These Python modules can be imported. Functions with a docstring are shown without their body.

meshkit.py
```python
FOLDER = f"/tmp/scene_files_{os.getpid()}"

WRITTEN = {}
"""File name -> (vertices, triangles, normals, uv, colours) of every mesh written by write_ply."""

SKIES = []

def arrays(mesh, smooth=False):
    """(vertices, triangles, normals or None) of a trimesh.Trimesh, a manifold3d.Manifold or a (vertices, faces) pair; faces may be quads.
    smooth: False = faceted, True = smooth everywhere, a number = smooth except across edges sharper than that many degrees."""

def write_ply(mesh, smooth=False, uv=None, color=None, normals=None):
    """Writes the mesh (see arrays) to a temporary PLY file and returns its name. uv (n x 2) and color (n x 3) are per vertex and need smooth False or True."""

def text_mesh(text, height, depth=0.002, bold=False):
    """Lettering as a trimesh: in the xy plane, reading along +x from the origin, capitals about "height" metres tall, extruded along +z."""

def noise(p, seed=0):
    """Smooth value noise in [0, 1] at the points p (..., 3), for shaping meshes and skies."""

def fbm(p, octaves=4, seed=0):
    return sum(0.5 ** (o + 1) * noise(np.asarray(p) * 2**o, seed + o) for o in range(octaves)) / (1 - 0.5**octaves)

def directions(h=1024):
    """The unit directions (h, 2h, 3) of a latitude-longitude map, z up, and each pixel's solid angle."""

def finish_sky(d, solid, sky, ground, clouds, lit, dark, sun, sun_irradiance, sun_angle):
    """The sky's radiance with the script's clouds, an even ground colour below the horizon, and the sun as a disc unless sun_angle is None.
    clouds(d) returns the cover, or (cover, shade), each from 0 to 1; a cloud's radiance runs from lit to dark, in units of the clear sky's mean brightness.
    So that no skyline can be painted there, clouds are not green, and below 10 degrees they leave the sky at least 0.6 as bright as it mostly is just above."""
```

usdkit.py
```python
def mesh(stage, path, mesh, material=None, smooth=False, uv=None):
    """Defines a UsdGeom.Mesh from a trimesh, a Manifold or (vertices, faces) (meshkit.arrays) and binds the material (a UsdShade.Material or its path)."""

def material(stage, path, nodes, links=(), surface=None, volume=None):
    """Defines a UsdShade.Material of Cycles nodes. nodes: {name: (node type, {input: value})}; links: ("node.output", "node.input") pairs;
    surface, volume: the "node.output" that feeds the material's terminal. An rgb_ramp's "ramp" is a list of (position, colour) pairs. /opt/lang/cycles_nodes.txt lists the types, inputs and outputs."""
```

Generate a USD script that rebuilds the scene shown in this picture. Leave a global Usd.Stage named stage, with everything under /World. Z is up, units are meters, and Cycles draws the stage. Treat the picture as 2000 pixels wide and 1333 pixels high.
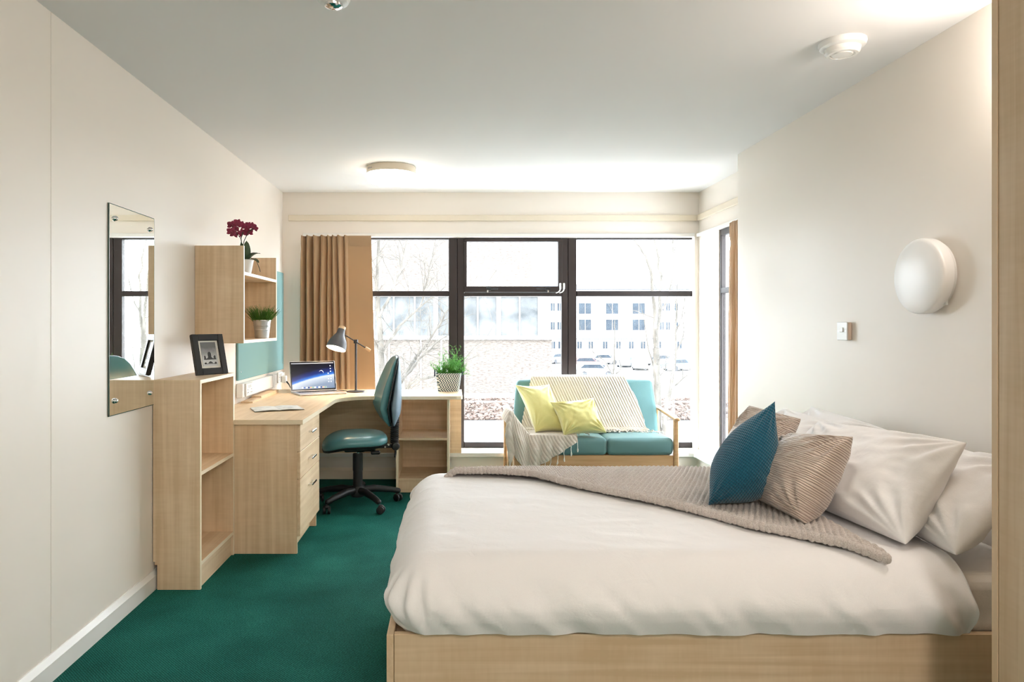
import math, random
import numpy as np, trimesh, manifold3d
import usdkit, meshkit
from pxr import Usd, UsdGeom, UsdLux, UsdShade, Gf, Sdf
from shapely.geometry import Polygon, box as sbox

random.seed(7); np.random.seed(7)
PI = math.pi
stage = Usd.Stage.CreateInMemory()
UsdGeom.SetStageUpAxis(stage, 'Z'); UsdGeom.SetStageMetersPerUnit(stage, 1.0)
UsdGeom.Xform.Define(stage, '/World'); UsdGeom.Scope.Define(stage, '/World/Looks')

# ------------------------------------------------------------------ camera, sky, exposure
FPX, EYE, CX, CY = 1360.0, 1.28, 884.0, 635.0          # focal length and principal point in picture pixels, eye height
FOCAL = 24.0
cam = UsdGeom.Camera.Define(stage, '/World/camera')
cam.CreateFocalLengthAttr(FOCAL)
cam.CreateHorizontalApertureAttr(FOCAL * 2000 / FPX)
cam.CreateVerticalApertureAttr(FOCAL * 1333 / FPX)
cam.CreateHorizontalApertureOffsetAttr(FOCAL * (1000 - CX) / FPX)
cam.CreateVerticalApertureOffsetAttr(FOCAL * (CY - 666.5) / FPX)
cam.CreateClippingRangeAttr(Gf.Vec2f(0.05, 1000))
cam.AddTranslateOp().Set(Gf.Vec3d(0, 0, EYE)); cam.AddRotateXOp().Set(90)
cam.CreateExposureAttr(0.48)
SKY = 3.7
dome = UsdLux.DomeLight.Define(stage, '/World/sky')
dome.CreateIntensityAttr(SKY); dome.CreateColorAttr(Gf.Vec3f(0.86, 0.94, 1.0))
LAMP_CEILING, LAMP_UNSEEN_REAR, LAMP_UNSEEN_WALL, LAMP_DESK = 7.5, 58.0, 26.0, 80.0    # lamp strengths; the rear and wall ones are out of view, brightening the room
WARM = (1.0, 0.90, 0.80)
NEUTRAL = (1.0, 0.925, 0.86)                             # tint of the unseen lamps, a little cooler

def at(px, py, Y):
    return np.array([(px - CX) * Y / FPX, Y, EYE - (py - CY) * Y / FPX])

# ------------------------------------------------------------------ materials
LOOK = {}
def srgb(r, g, b):
    c = np.array([r, g, b]) / 255.0
    return tuple(float(x) for x in np.where(c < .04045, c / 12.92, ((c + .055) / 1.055) ** 2.4))
def mat(name, nodes, links, surface='p.BSDF'):
    if name not in LOOK:
        LOOK[name] = usdkit.material(stage, '/World/Looks/' + name, nodes, links, surface=surface)
    return LOOK[name]
def plain(name, col, rough=.5, **kw):
    bump = kw.pop('bump', None)
    nodes = {'p': ('principled_bsdf', dict(base_color=col, roughness=rough, **kw))}
    links = []
    if bump:
        sc, st, dist = bump
        nodes |= {'c': ('texture_coordinate', {}), 'n': ('noise_texture', dict(scale=sc, detail=3.0)), 'b': ('bump', dict(strength=st, distance=dist))}
        links = [('c.object', 'n.vector'), ('n.fac', 'b.height'), ('b.normal', 'p.normal')]
    return mat(name, nodes, links)
def mottled(name, c1, c2, scale, rough=.8, detail=4., stretch=(1, 1, 1), bump=.15, dist=.01, lo=.3, hi=.7, **kw):
    nodes = {'c': ('texture_coordinate', {}), 'm': ('mapping', dict(scale=stretch)), 'n': ('noise_texture', dict(scale=scale, detail=detail)),
             'r': ('rgb_ramp', {'ramp': [(lo, c1), (hi, c2)]}), 'b': ('bump', dict(strength=bump, distance=dist)), 'p': ('principled_bsdf', dict(roughness=rough, **kw))}
    return mat(name, nodes, [('c.object', 'm.vector'), ('m.vector', 'n.vector'), ('n.fac', 'r.fac'), ('r.color', 'p.base_color'), ('n.fac', 'b.height'), ('b.normal', 'p.normal')])
def emit(name, col, strength, base=(.9, .9, .88)):
    return mat(name, {'p': ('principled_bsdf', dict(base_color=base, roughness=.4, emission_color=col, emission_strength=strength))}, [])

MAPLE_A, MAPLE_B = srgb(238, 213, 181), srgb(219, 190, 153)
def maple(axis, tone=1.0, suffix=''):
    """Maple laminate: streaks along the grain, fine cross figure, soft blotches."""
    a = {'x': 0, 'y': 1, 'z': 2}[axis]
    along = [38.0] * 3; along[a] = 1.1
    cross = [9.0] * 3; cross[a] = 80.0
    t = lambda c: tuple(x * tone for x in c)
    nodes = {'c': ('texture_coordinate', {}), 'm1': ('mapping', dict(scale=tuple(along))), 'm2': ('mapping', dict(scale=tuple(cross))),
             'n1': ('noise_texture', dict(scale=1.0, detail=3.0, distortion=.4)), 'n2': ('noise_texture', dict(scale=1.0, detail=2.0)), 'n3': ('noise_texture', dict(scale=5.0, detail=4.0, roughness=.65)),
             's1': ('math', dict(math_type='multiply', value2=.55)), 's2': ('math', dict(math_type='multiply_add', value2=.12)), 's3': ('math', dict(math_type='multiply_add', value2=.33)),
             'r': ('rgb_ramp', {'ramp': [(.40, t(MAPLE_B)), (.51, t(tuple((x + y) / 2 for x, y in zip(MAPLE_A, MAPLE_B)))), (.62, t(MAPLE_A))]}),
             'p': ('principled_bsdf', dict(roughness=.42, specular_ior_level=.4))}
    links = [('c.object', 'm1.vector'), ('c.object', 'm2.vector'), ('m1.vector', 'n1.vector'), ('m2.vector', 'n2.vector'), ('c.object', 'n3.vector'),
             ('n1.fac', 's1.value1'), ('n2.fac', 's2.value1'), ('s1.value', 's2.value3'), ('n3.fac', 's3.value1'), ('s2.value', 's3.value3'), ('s3.value', 'r.fac'), ('r.color', 'p.base_color')]
    return mat('maple_' + axis + suffix, nodes, links)
WZ, WY, WX = maple('z'), maple('y'), maple('x')
EDGE = plain('maple_edge_band', srgb(245, 228, 200), .35)
TOPW = maple('y', 1.09, '_top')

WALL = plain('wall_paint', srgb(237, 229, 219), .42, specular_ior_level=.35)
CEIL = plain('ceiling_paint', srgb(232, 230, 228), .9)
WHITE = plain('white_gloss', srgb(236, 234, 230), .3)
WHITEP = plain('white_plastic', srgb(236, 236, 234), .35)
CREAM = plain('cream_gloss', srgb(226, 214, 194), .4)
FRAME = plain('dark_window_frame', srgb(42, 33, 33), .42)
BLACKP = plain('black_plastic', srgb(24, 25, 28), .5, bump=(300., .1, .001))
CHROME = plain('chrome', (.8, .8, .82), .12, metallic=1.0)
STEEL = mottled('galvanised_steel', (.42, .44, .45), (.66, .67, .68), 9., rough=.28, bump=.02, metallic=.9)
MIRROR = plain('mirror_silver', (.88, .9, .88), .01, metallic=1.0)
GREENGLASS = plain('mirror_glass_edge', srgb(70, 92, 84), .2)
DARKM = plain('lamp_grey_metal', srgb(62, 62, 66), .45)
PALEWOOD = mottled('pale_turned_wood', srgb(226, 190, 150), srgb(208, 168, 124), 30., rough=.5, stretch=(1, 1, .2), bump=.02)
SOFAWOOD = mottled('beech', srgb(222, 182, 138), srgb(202, 158, 112), 14., rough=.42, stretch=(.25, 3, 3), bump=.02)
BLACKFRAME = plain('black_painted_wood', srgb(22, 21, 21), .4, bump=(60., .1, .002))
PANE = mat('window_glass', {'f': ('layer_weight', dict(blend=.5)), 'p': ('math', dict(math_type='power', value2=5.)), 'q': ('math', dict(math_type='multiply_add', value2=.5, value3=.025)), 't': ('transparent_bsdf', {}), 'g': ('glossy_bsdf', dict(color=(.9, .95, 1), roughness=.0)), 'x': ('mix_closure', {})},
           [('f.facing', 'p.value1'), ('p.value', 'q.value1'), ('q.value', 'x.fac'), ('t.BSDF', 'x.closure1'), ('g.BSDF', 'x.closure2')], 'x.closure')

def cloth(name, c1, c2, scale=400., rough=.9, sheen=.25, bump=.25, dist=.0015, big=None):
    nodes = {'c': ('texture_coordinate', {}), 'n': ('noise_texture', dict(scale=scale, detail=2.0)), 'r': ('rgb_ramp', {'ramp': [(.3, c1), (.7, c2)]}),
             'b': ('bump', dict(strength=bump, distance=dist)), 'p': ('principled_bsdf', dict(roughness=rough, sheen_weight=sheen, specular_ior_level=.25))}
    links = [('c.object', 'n.vector'), ('n.fac', 'r.fac'), ('r.color', 'p.base_color'), ('n.fac', 'b.height'), ('b.normal', 'p.normal')]
    if big:
        nodes |= {'n2': ('noise_texture', dict(scale=big[0], detail=4.0, distortion=.6)), 'b2': ('bump', dict(strength=big[1], distance=big[2]))}
        links = links[:-1] + [('c.object', 'n2.vector'), ('n2.fac', 'b2.height'), ('b.normal', 'b2.normal'), ('b2.normal', 'p.normal')]
    return mat(name, nodes, links)
LINEN = cloth('white_cotton', srgb(245, 243, 243), srgb(250, 248, 248), 600., sheen=0., bump=.08, big=(13., .22, .012))
SHEET = cloth('white_sheet', srgb(238, 233, 228), srgb(246, 242, 238), 600., sheen=0., bump=.08, big=(7., .35, .015))
TEALV = cloth('teal_upholstery', srgb(98, 137, 140), srgb(114, 155, 157), 500., rough=.75, sheen=.2, bump=.15)
TEALD = plain('teal_vinyl', srgb(82, 132, 138), .3, specular_ior_level=.5, bump=(500., .06, .001))
SHELL = plain('grey_blue_vinyl', srgb(118, 140, 156), .5, bump=(300., .1, .001))
YELLOW = cloth('yellow_velvet', srgb(226, 218, 136), srgb(238, 232, 162), 300., rough=.6, sheen=.7, bump=.08, big=(14., .2, .008))
KNIT = cloth('grey_brown_knit', srgb(186, 174, 166), srgb(216, 208, 202), 260., sheen=.3, bump=.6, dist=.002)
KNITB = cloth('beige_knit', srgb(208, 198, 186), srgb(232, 224, 214), 260., sheen=.3, bump=.5, dist=.002)
CURT = mat('tan_curtain', {'c': ('texture_coordinate', {}), 'n': ('noise_texture', dict(scale=500., detail=2.0)), 'r': ('rgb_ramp', {'ramp': [(.3, srgb(172, 141, 107)), (.7, srgb(188, 156, 120))]}), 'p': ('principled_bsdf', dict(roughness=.65, sheen_weight=.3)), 't': ('translucent_bsdf', {}), 'x': ('mix_closure', dict(fac=.26))},
           [('c.object', 'n.vector'), ('n.fac', 'r.fac'), ('r.color', 'p.base_color'), ('r.color', 't.color'), ('p.BSDF', 'x.closure1'), ('t.BSDF', 'x.closure2')], 'x.closure')
PINB = cloth('pinboard_felt', srgb(108, 150, 151), srgb(124, 166, 165), 500., sheen=.2)

def uvbump(name, base, base2, nu, nv, rough, sheen, strength, dist, metallic=0., wave=False):
    """Woven relief laid along the cushion's own u and v."""
    nodes = {'c': ('texture_coordinate', {}), 'm': ('mapping', dict(scale=(nu, nv, 1.))), 'p': ('principled_bsdf', dict(roughness=rough, sheen_weight=sheen, metallic=metallic, specular_ior_level=.3)),
             'b': ('bump', dict(strength=strength, distance=dist)), 'r': ('rgb_ramp', {'ramp': [(.0, base2), (.16, base)] if wave else [(.04, base2), (.75, base)]})}
    links = [('c.UV', 'm.vector')]
    if wave:   # crushed velvet: irregular ridges across
        nodes |= {'w': ('wave_texture', dict(bands_direction='y', scale=1.0, distortion=7.0, detail=3.0, detail_scale=.9)), 'n': ('noise_texture', dict(scale=1.6, detail=5.0, roughness=.65)), 'h': ('math', dict(math_type='multiply'))}
        links += [('m.vector', 'w.vector'), ('m.vector', 'n.vector'), ('w.fac', 'h.value1'), ('n.fac', 'h.value2')]
    else:
        nodes |= {'x': ('separate_xyz', {}), 'su': ('math', dict(math_type='sine')), 'sv': ('math', dict(math_type='sine')), 'k': ('math', dict(math_type='multiply')), 'h': ('math', dict(math_type='multiply_add', value2=.5, value3=.5))}
        links += [('m.vector', 'x.vector'), ('x.x', 'su.value1'), ('x.y', 'sv.value1'), ('su.value', 'k.value1'), ('sv.value', 'k.value2'), ('k.value', 'h.value1')]
    links += [('h.value', 'r.fac'), ('r.color', 'p.base_color'), ('h.value', 'b.height'), ('b.normal', 'p.normal')]
    return mat(name, nodes, links)
TEALC = uvbump('teal_waffle', srgb(18, 96, 120), srgb(8, 68, 90), 500., 500., .85, .2, .8, .004)
BRONZE = uvbump('bronze_crushed_velvet', srgb(208, 192, 180), srgb(150, 130, 118), 16., 42., .42, .5, .8, .004, metallic=.25, wave=True)

# ------------------------------------------------------------------ scene helpers
USED = set()
def fresh(parent, name):
    p, k = f'{parent}/{name}', 0
    while p in USED:
        k += 1; p = f'{parent}/{name}_{k:03d}'
    USED.add(p); return p
class Thing:
    def __init__(s, path, loc, rz): s.path, s.loc, s.rz = path, np.array(loc, float), rz
    def inv(s, v):
        v = np.asarray(v, float) - s.loc; c, n = math.cos(-s.rz), math.sin(-s.rz)
        return np.stack([v[:, 0] * c - v[:, 1] * n, v[:, 0] * n + v[:, 1] * c, v[:, 2]], 1)
def tag(path, label=None, cat=None, group=None, kind=None):
    p = stage.GetPrimAtPath(path)
    for k, v in (('label', label), ('category', cat), ('group', group), ('kind', kind)):
        if v: p.SetCustomDataByKey(k, v)
def thing(name, label, cat, loc=(0, 0, 0), rz=0., group=None, kind=None):
    path = fresh('/World', name)
    x = UsdGeom.Xform.Define(stage, path)
    x.AddTranslateOp().Set(Gf.Vec3d(*map(float, loc)))
    if rz: x.AddRotateZOp().Set(math.degrees(rz))
    tag(path, label, cat, group, kind)
    return Thing(path, loc, rz)
def arr(mesh):
    if hasattr(mesh, 'to_mesh'):
        m = mesh.to_mesh(); return np.array(m.vert_properties[:, :3]), np.array(m.tri_verts)
    if isinstance(mesh, (tuple, list)):
        v, f = np.asarray(mesh[0], float), np.asarray(mesh[1], int)
        if f.shape[1] == 4: f = np.vstack([f[:, [0, 1, 2]], f[:, [0, 2, 3]]])
        return v, f
    return np.array(mesh.vertices), np.array(mesh.faces)
def obj(name, mesh, m, parent=None, label=None, cat=None, group=None, kind=None, smooth=False, uv=None, local=False):
    """ONE Mesh prim; mesh in world coordinates unless local."""
    if isinstance(mesh, list): mesh = cat_mesh(mesh)
    v, f = arr(mesh)
    if parent is not None and isinstance(parent, Thing) and not local: v = parent.inv(v)
    base = '/World' if parent is None else (parent.path if isinstance(parent, Thing) else parent)
    path = fresh(base, name)
    usdkit.mesh(stage, path, (v, f), m, smooth=smooth, uv=uv)
    tag(path, label, cat, group, kind)
    return path
def sub(name, mesh, m, parent_path, th, **kw):
    """A sub-part below a part of thing th."""
    v, f = arr(cat_mesh(mesh) if isinstance(mesh, list) else mesh)
    return obj(name, (th.inv(v) if not kw.pop('local', False) else v, f), m, parent_path, **kw)
def struct(name, mesh, m, label=None, **kw): return obj(name, mesh, m, label=label, kind='structure', **kw)
def cat_mesh(ms):
    vs, fs, n = [], [], 0
    for m in ms:
        v, f = arr(m); vs.append(v); fs.append(f + n); n += len(v)
    return np.vstack(vs), np.vstack(fs)

# ------------------------------------------------------------------ shapes
def box(x0, x1, y0, y1, z0, z1, b=.0012):
    b = min(b, .49 * min(x1 - x0, y1 - y0, z1 - z0))
    pts = []
    for x, sx in ((x0, 1), (x1, -1)):
        for y, sy in ((y0, 1), (y1, -1)):
            for z, sz in ((z0, 1), (z1, -1)):
                pts += [(x + sx * b, y + sy * b, z), (x + sx * b, y, z + sz * b), (x, y + sy * b, z + sz * b)] if b > 0 else [(x, y, z)]
    h = trimesh.convex.convex_hull(np.array(pts)); return np.array(h.vertices), np.array(h.faces)
def rbox(x0, x1, y0, y1, z0, z1, r, seg=16):
    r = min(r, .49 * min(x1 - x0, y1 - y0, z1 - z0))
    s = manifold3d.Manifold.sphere(r, seg)
    return manifold3d.Manifold.batch_hull([s.translate((x, y, z)) for x in (x0 + r, x1 - r) for y in (y0 + r, y1 - r) for z in (z0 + r, z1 - r)])
def frame_of(d):
    d = np.asarray(d, float); d = d / np.linalg.norm(d)
    a = np.array([0, 0, 1.]) if abs(d[2]) < .9 else np.array([1., 0, 0])
    u = np.cross(a, d); u /= np.linalg.norm(u)
    return u, np.cross(d, u), d
def tube(pts, r, n=8, caps=True):
    pts = np.asarray(pts, float); k = len(pts)
    r = np.broadcast_to(np.asarray(r, float), k)
    V, F = [], []
    t = np.gradient(pts, axis=0)
    u, w, _ = frame_of(t[0])
    for i in range(k):
        d = t[i] / max(np.linalg.norm(t[i]), 1e-9)
        u = u - d * (u @ d); u /= max(np.linalg.norm(u), 1e-9); w = np.cross(d, u)
        a = np.arange(n) * 2 * PI / n
        V.append(pts[i] + r[i] * (np.cos(a)[:, None] * u + np.sin(a)[:, None] * w))
    V = np.vstack(V)
    for i in range(k - 1):
        for j in range(n):
            a, b = i * n + j, i * n + (j + 1) % n
            F += [(a, b, b + n), (a, b + n, a + n)]
    if caps:
        c0, c1 = len(V), len(V) + 1
        V = np.vstack([V, pts[0], pts[-1]])
        for j in range(n):
            F += [(c0, (j + 1) % n, j), (c1, (k - 1) * n + j, (k - 1) * n + (j + 1) % n)]
    return V, np.array(F)
def lathe(prof, n=40, o=(0, 0, 0), d=(0, 0, 1)):
    """prof: (radius, height) pairs, turned about the axis d from o."""
    u, w, d = frame_of(d); V, F = [], []
    a = np.arange(n) * 2 * PI / n
    for r, h in prof:
        V.append(np.asarray(o) + h * d + max(r, 1e-5) * (np.cos(a)[:, None] * u + np.sin(a)[:, None] * w))
    for i in range(len(prof) - 1):
        for j in range(n):
            p, q = i * n + j, i * n + (j + 1) % n
            F += [(p, q, q + n), (p, q + n, p + n)]
    return np.vstack(V), np.array(F)
def cyl(p0, p1, r, n=16): return tube([p0, p1], r, n)
def loft(rings):
    n = len(rings[0]); V = np.vstack(rings); F = []
    for i in range(len(rings) - 1):
        for j in range(n):
            p, q = i * n + j, i * n + (j + 1) % n
            F += [(p, q, q + n), (p, q + n, p + n)]
    c0, c1 = len(V), len(V) + 1
    V = np.vstack([V, rings[0].mean(0), rings[-1].mean(0)]); k = (len(rings) - 1) * n
    for j in range(n):
        F += [(c0, (j + 1) % n, j), (c1, k + j, k + (j + 1) % n)]
    return V, np.array(F)
def extrude(poly, z0, z1):
    m = trimesh.creation.extrude_polygon(poly, z1 - z0, engine='earcut'); m.apply_translation((0, 0, z0)); return np.array(m.vertices), np.array(m.faces)
def grid_faces(nu, nv):
    i, j = np.meshgrid(np.arange(nu - 1), np.arange(nv - 1), indexing='ij')
    a = (i * nv + j).ravel()
    return np.stack([a, a + nv, a + nv + 1, a + 1], 1)
def sheet(P, t, n=None):
    """A cloth of thickness t from a grid of points P (nu, nv, 3); the top side is P."""
    nu, nv = P.shape[:2]
    if n is None:
        du, dv = np.gradient(P, axis=0), np.gradient(P, axis=1)
        n = np.cross(du, dv); n = n / np.maximum(np.linalg.norm(n, axis=-1, keepdims=True), 1e-12)
    A, B = P.reshape(-1, 3), (P - n * t).reshape(-1, 3)
    f = grid_faces(nu, nv); N = nu * nv
    rim = [i * nv for i in range(nu)] + [(nu - 1) * nv + j for j in range(1, nv)] + [i * nv + nv - 1 for i in range(nu - 2, -1, -1)] + [j for j in range(nv - 2, 0, -1)]
    side = [(rim[k], rim[k] + N, rim[(k + 1) % len(rim)] + N, rim[(k + 1) % len(rim)]) for k in range(len(rim))]
    q = np.vstack([f, f[:, ::-1] + N, np.array(side)[:, ::-1]])
    v = np.vstack([A, B])
    return v, np.vstack([q[:, [0, 1, 2]], q[:, [0, 2, 3]]])
def fix(mesh):
    v, f = arr(mesh); m = trimesh.Trimesh(v, f, process=False)
    if m.volume < 0: f = f[:, ::-1]
    return v, f
def pillow(w, h, t, seed, n=44, pinch=.05, p=.42, wrinkle=.006, heavy=.2, fold=9., soft=.0, bias=0.):
    """A stuffed cushion in its own plane: u across, v up, z out. Returns (verts, faces, uv)."""
    s = np.sin(np.linspace(-PI / 2, PI / 2, n)); U, V = np.meshgrid(s, s, indexing='ij')
    X = w / 2 * U * (1 - pinch * (1 - V ** 2) * np.abs(U)); Y = h / 2 * V * (1 - pinch * (1 - U ** 2) * np.abs(V))
    k_ = soft * (1 + bias * U * V) / 2; X = X * np.sqrt(1 - k_ * V ** 2); Y = Y * np.sqrt(1 - k_ * U ** 2)
    prof = np.clip((1 - U ** 2) * (1 - V ** 2), 0, 1); z = t / 2 * prof ** p * (1 - heavy * V)
    P = []
    for side in (1, -1):
        q = np.stack([X * fold, Y * fold, np.full_like(X, seed * 3.1 + side)], -1)
        wr = 1 - np.abs(2 * meshkit.fbm(q, 3, seed) - 1) * 2.0
        for cu in (-1, 1):
            for cv in (-1, 1):
                d = np.hypot(U - cu, V - cv); a = np.arctan2(V - cv, U - cu)
                wr = wr + 1.2 * np.sin(a * 16 + seed) * np.exp(-((d - .45) / .28) ** 2)
        P.append(np.stack([X, Y, side * (z + wrinkle * wr * prof ** .3)], -1).reshape(-1, 3))
    f = grid_faces(n, n); N = n * n
    q = np.vstack([f, f[:, ::-1] + N])
    v, f = np.vstack(P), np.vstack([q[:, [0, 1, 2]], q[:, [0, 2, 3]]])
    idx = np.arange(N).reshape(n, n); rim = np.unique(np.concatenate([idx[0], idx[-1], idx[:, 0], idx[:, -1]]))
    remap = np.arange(2 * N); remap[rim + N] = rim; f = remap[f]
    uv = np.tile(np.stack([(U.ravel() + 1) / 2, (V.ravel() + 1) / 2], 1), (2, 1)) * np.array([w, h])
    keep = np.unique(f); new = np.zeros(len(v), int); new[keep] = np.arange(len(keep))
    return v[keep], new[f], uv[keep]
def pose(v, c, right, up):
    r = np.asarray(right, float); r /= np.linalg.norm(r); u = np.asarray(up, float); u = u - r * (u @ r); u /= np.linalg.norm(u)
    return np.asarray(c) + v @ np.stack([r, u, np.cross(r, u)])

# ================================================================== ROOM SHELL
XL, XR, XB, YB, YC, ZC, YN = -1.45, 1.89, 2.10, 5.94, 4.615, 2.411, -2.2
carpet = mat('green_carpet', {
    'c': ('texture_coordinate', {}), 'm': ('mapping', dict(scale=(1., 1., 1.))), 'n': ('noise_texture', dict(scale=150., detail=4.0, roughness=.7)), 'n2': ('noise_texture', dict(scale=2.2, detail=4.0)),
    'w': ('wave_texture', dict(bands_direction='diagonal', scale=55.0, distortion=1.6, detail=2.0, detail_scale=3.0)),
    'a': ('math', dict(math_type='multiply_add', value2=.14)), 'a2': ('math', dict(math_type='multiply_add', value2=.35)), 'h': ('math', dict(math_type='multiply', value2=.62)),
    'r': ('rgb_ramp', {'ramp': [(.26, srgb(2, 44, 40)), (.5, srgb(9, 78, 70)), (.74, srgb(44, 128, 116))]}), 'b': ('bump', dict(strength=.8, distance=.006)), 'p': ('principled_bsdf', dict(roughness=.95, specular_ior_level=.15))},
    [('c.object', 'm.vector'), ('m.vector', 'w.vector'), ('c.object', 'n.vector'), ('c.object', 'n2.vector'), ('n.fac', 'h.value1'), ('w.fac', 'a.value1'), ('h.value', 'a.value3'), ('n2.fac', 'a2.value1'), ('a.value', 'a2.value3'), ('a2.value', 'r.fac'), ('r.color', 'p.base_color'), ('a.value', 'b.height'), ('b.normal', 'p.normal')])
struct('floor', box(XL - .2, XB + .25, YN - .2, YB + .2, -.12, 0, 0), carpet, 'green carpet floor of the room')
struct('ceiling', box(XL - .2, XB + .25, YN - .2, YB + .2, ZC, ZC + .15, 0), CEIL, 'white painted ceiling')
struct('wall_left', box(XL - .2, XL, YN - .2, YB + .2, 0, ZC, 0), WALL, 'cream wall with the mirror and the pinboard')
struct('wall_right', box(XR, XB + .25, YN - .2, YC, 0, ZC, 0), WALL, 'cream wall behind the pillows with the round lamp')
struct('wall_front', box(XL, XR, YN - .2, YN, 0, ZC, 0), WALL, 'wall behind the camera')
ZH, ZS = 2.03, .19                                          # window head, sill underside
WL, WR = -1.25, 2.064                                       # back window from left to right
struct('wall_back', [box(XL, XB + .25, YB, YB + .2, ZH, ZC, 0), box(XL, WL, YB, YB + .2, ZS, ZH, 0), box(WR, XB + .05, YB, YB + .1, ZS, ZH, 0), box(XL, XB - .07, 5.79, YB + .2, 0, ZS, 0)], WALL, 'cream wall around the wide back window')
SY0, SY1 = 4.66, 5.49                                       # side window along y
struct('wall_side', [box(XB, XB + .25, YC, YB, ZH, ZC, 0), box(XB, XB + .25, YC, SY0, ZS, ZH, 0), box(XB, XB + .05, SY1, YB, ZS, ZH, 0), box(XB - .07, XB + .25, YC, 5.79, 0, ZS, 0)], WALL, 'cream bay wall beside the narrow side window')
# skirting with a sloped top
def skirting(x, y0, y1, s):
    prof = Polygon([(0, 0), (.016, 0), (.016, .068), (.004, .092), (0, .092)])
    v, f = extrude(prof, y0, y1)
    return np.stack([x + s * v[:, 0], v[:, 2], v[:, 1]], 1), (f if s < 0 else f[:, ::-1])
struct('baseboard_left', skirting(XL, YN, 5.775, 1), WHITE, 'white skirting board along the left wall')
struct('baseboard_right', skirting(XR, 3.52, YC, -1), WHITE, 'white skirting board along the right wall')
v, f = extrude(Polygon([(0, 0), (.016, 0), (.016, .07), (.004, .093), (0, .093)]), XL, XB - .07)
struct('baseboard_back', (np.stack([v[:, 2], 5.79 - v[:, 0], v[:, 1]], 1), f), CREAM, 'cream skirting under the back window')
struct('trim_6', box(XL, XL + .0012, 2.513, 2.5165, .095, ZC, 0), WALL, 'thin vertical panel joint on the left wall')
# picture-rail trunking and curtain battens
struct('trim_1', box(-1.398, XB - .022, YB - .022, YB, 2.166, 2.216, .003), CREAM, 'cream trunking rail above the back window')
struct('trim_2', box(XB - .022, XB, YC, YB - .022, 2.166, 2.216, .003), CREAM, 'cream trunking rail above the side window')
struct('trim_3', [box(WL - .02, WR - .01, YB - .03, YB - .001, 2.03, 2.056, .002), box(WL - .02, WR, YB - .012, YB - .001, 2.058, 2.062, .001)], WHITE, 'white curtain track over the back window')
struct('trim_4', box(XB - .03, XB - .001, YC, YB - .03, 2.03, 2.056, .002), WHITE, 'white curtain track over the side window')
# sills
struct('trim_5', extrude(Polygon([(XL, 5.75), (1.95, 5.75), (1.985, 5.735), (1.995, 5.7), (1.995, YC + .005), (XB + .12, YC + .005), (XB + .12, 6.04), (XL, 6.04)]), .19, .22), WHITE, 'white window sill running round the bay corner')

# ================================================================== WINDOWS
w1 = thing('window_1', 'wide dark-framed back window with six panes', None, (0, 6.0, .22), kind='structure')
F0, F1 = 6.0, 6.06
def fr(name, x0, x1, z0, z1, y0=F0, y1=F1, m=FRAME, b=.004): return obj(name, box(x0, x1, y0, y1, z0, z1, b), m, w1)
ZT = 2.03
M1a, M1s, M1b = -.034, .040, .100                           # first mullion: left edge, seam, right edge
M2a, M2s, M2b = .940, .995, 1.068
fr('jamb', WL, WL + .05, .22, ZT); fr('jamb', WR + .012, WR + .034, .22, ZT)
fr('head_rail', WL + .05, M1a, ZT - .012, ZT); fr('head_rail', M2b, WR + .012, ZT - .012, ZT); fr('head_rail', M1b, M2a, ZT - .018, ZT)
for a, b in ((WL + .05, M1a), (M1b, M2a), (M2b, WR + .012)): fr('bottom_rail', a, b, .22, .268)
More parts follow.
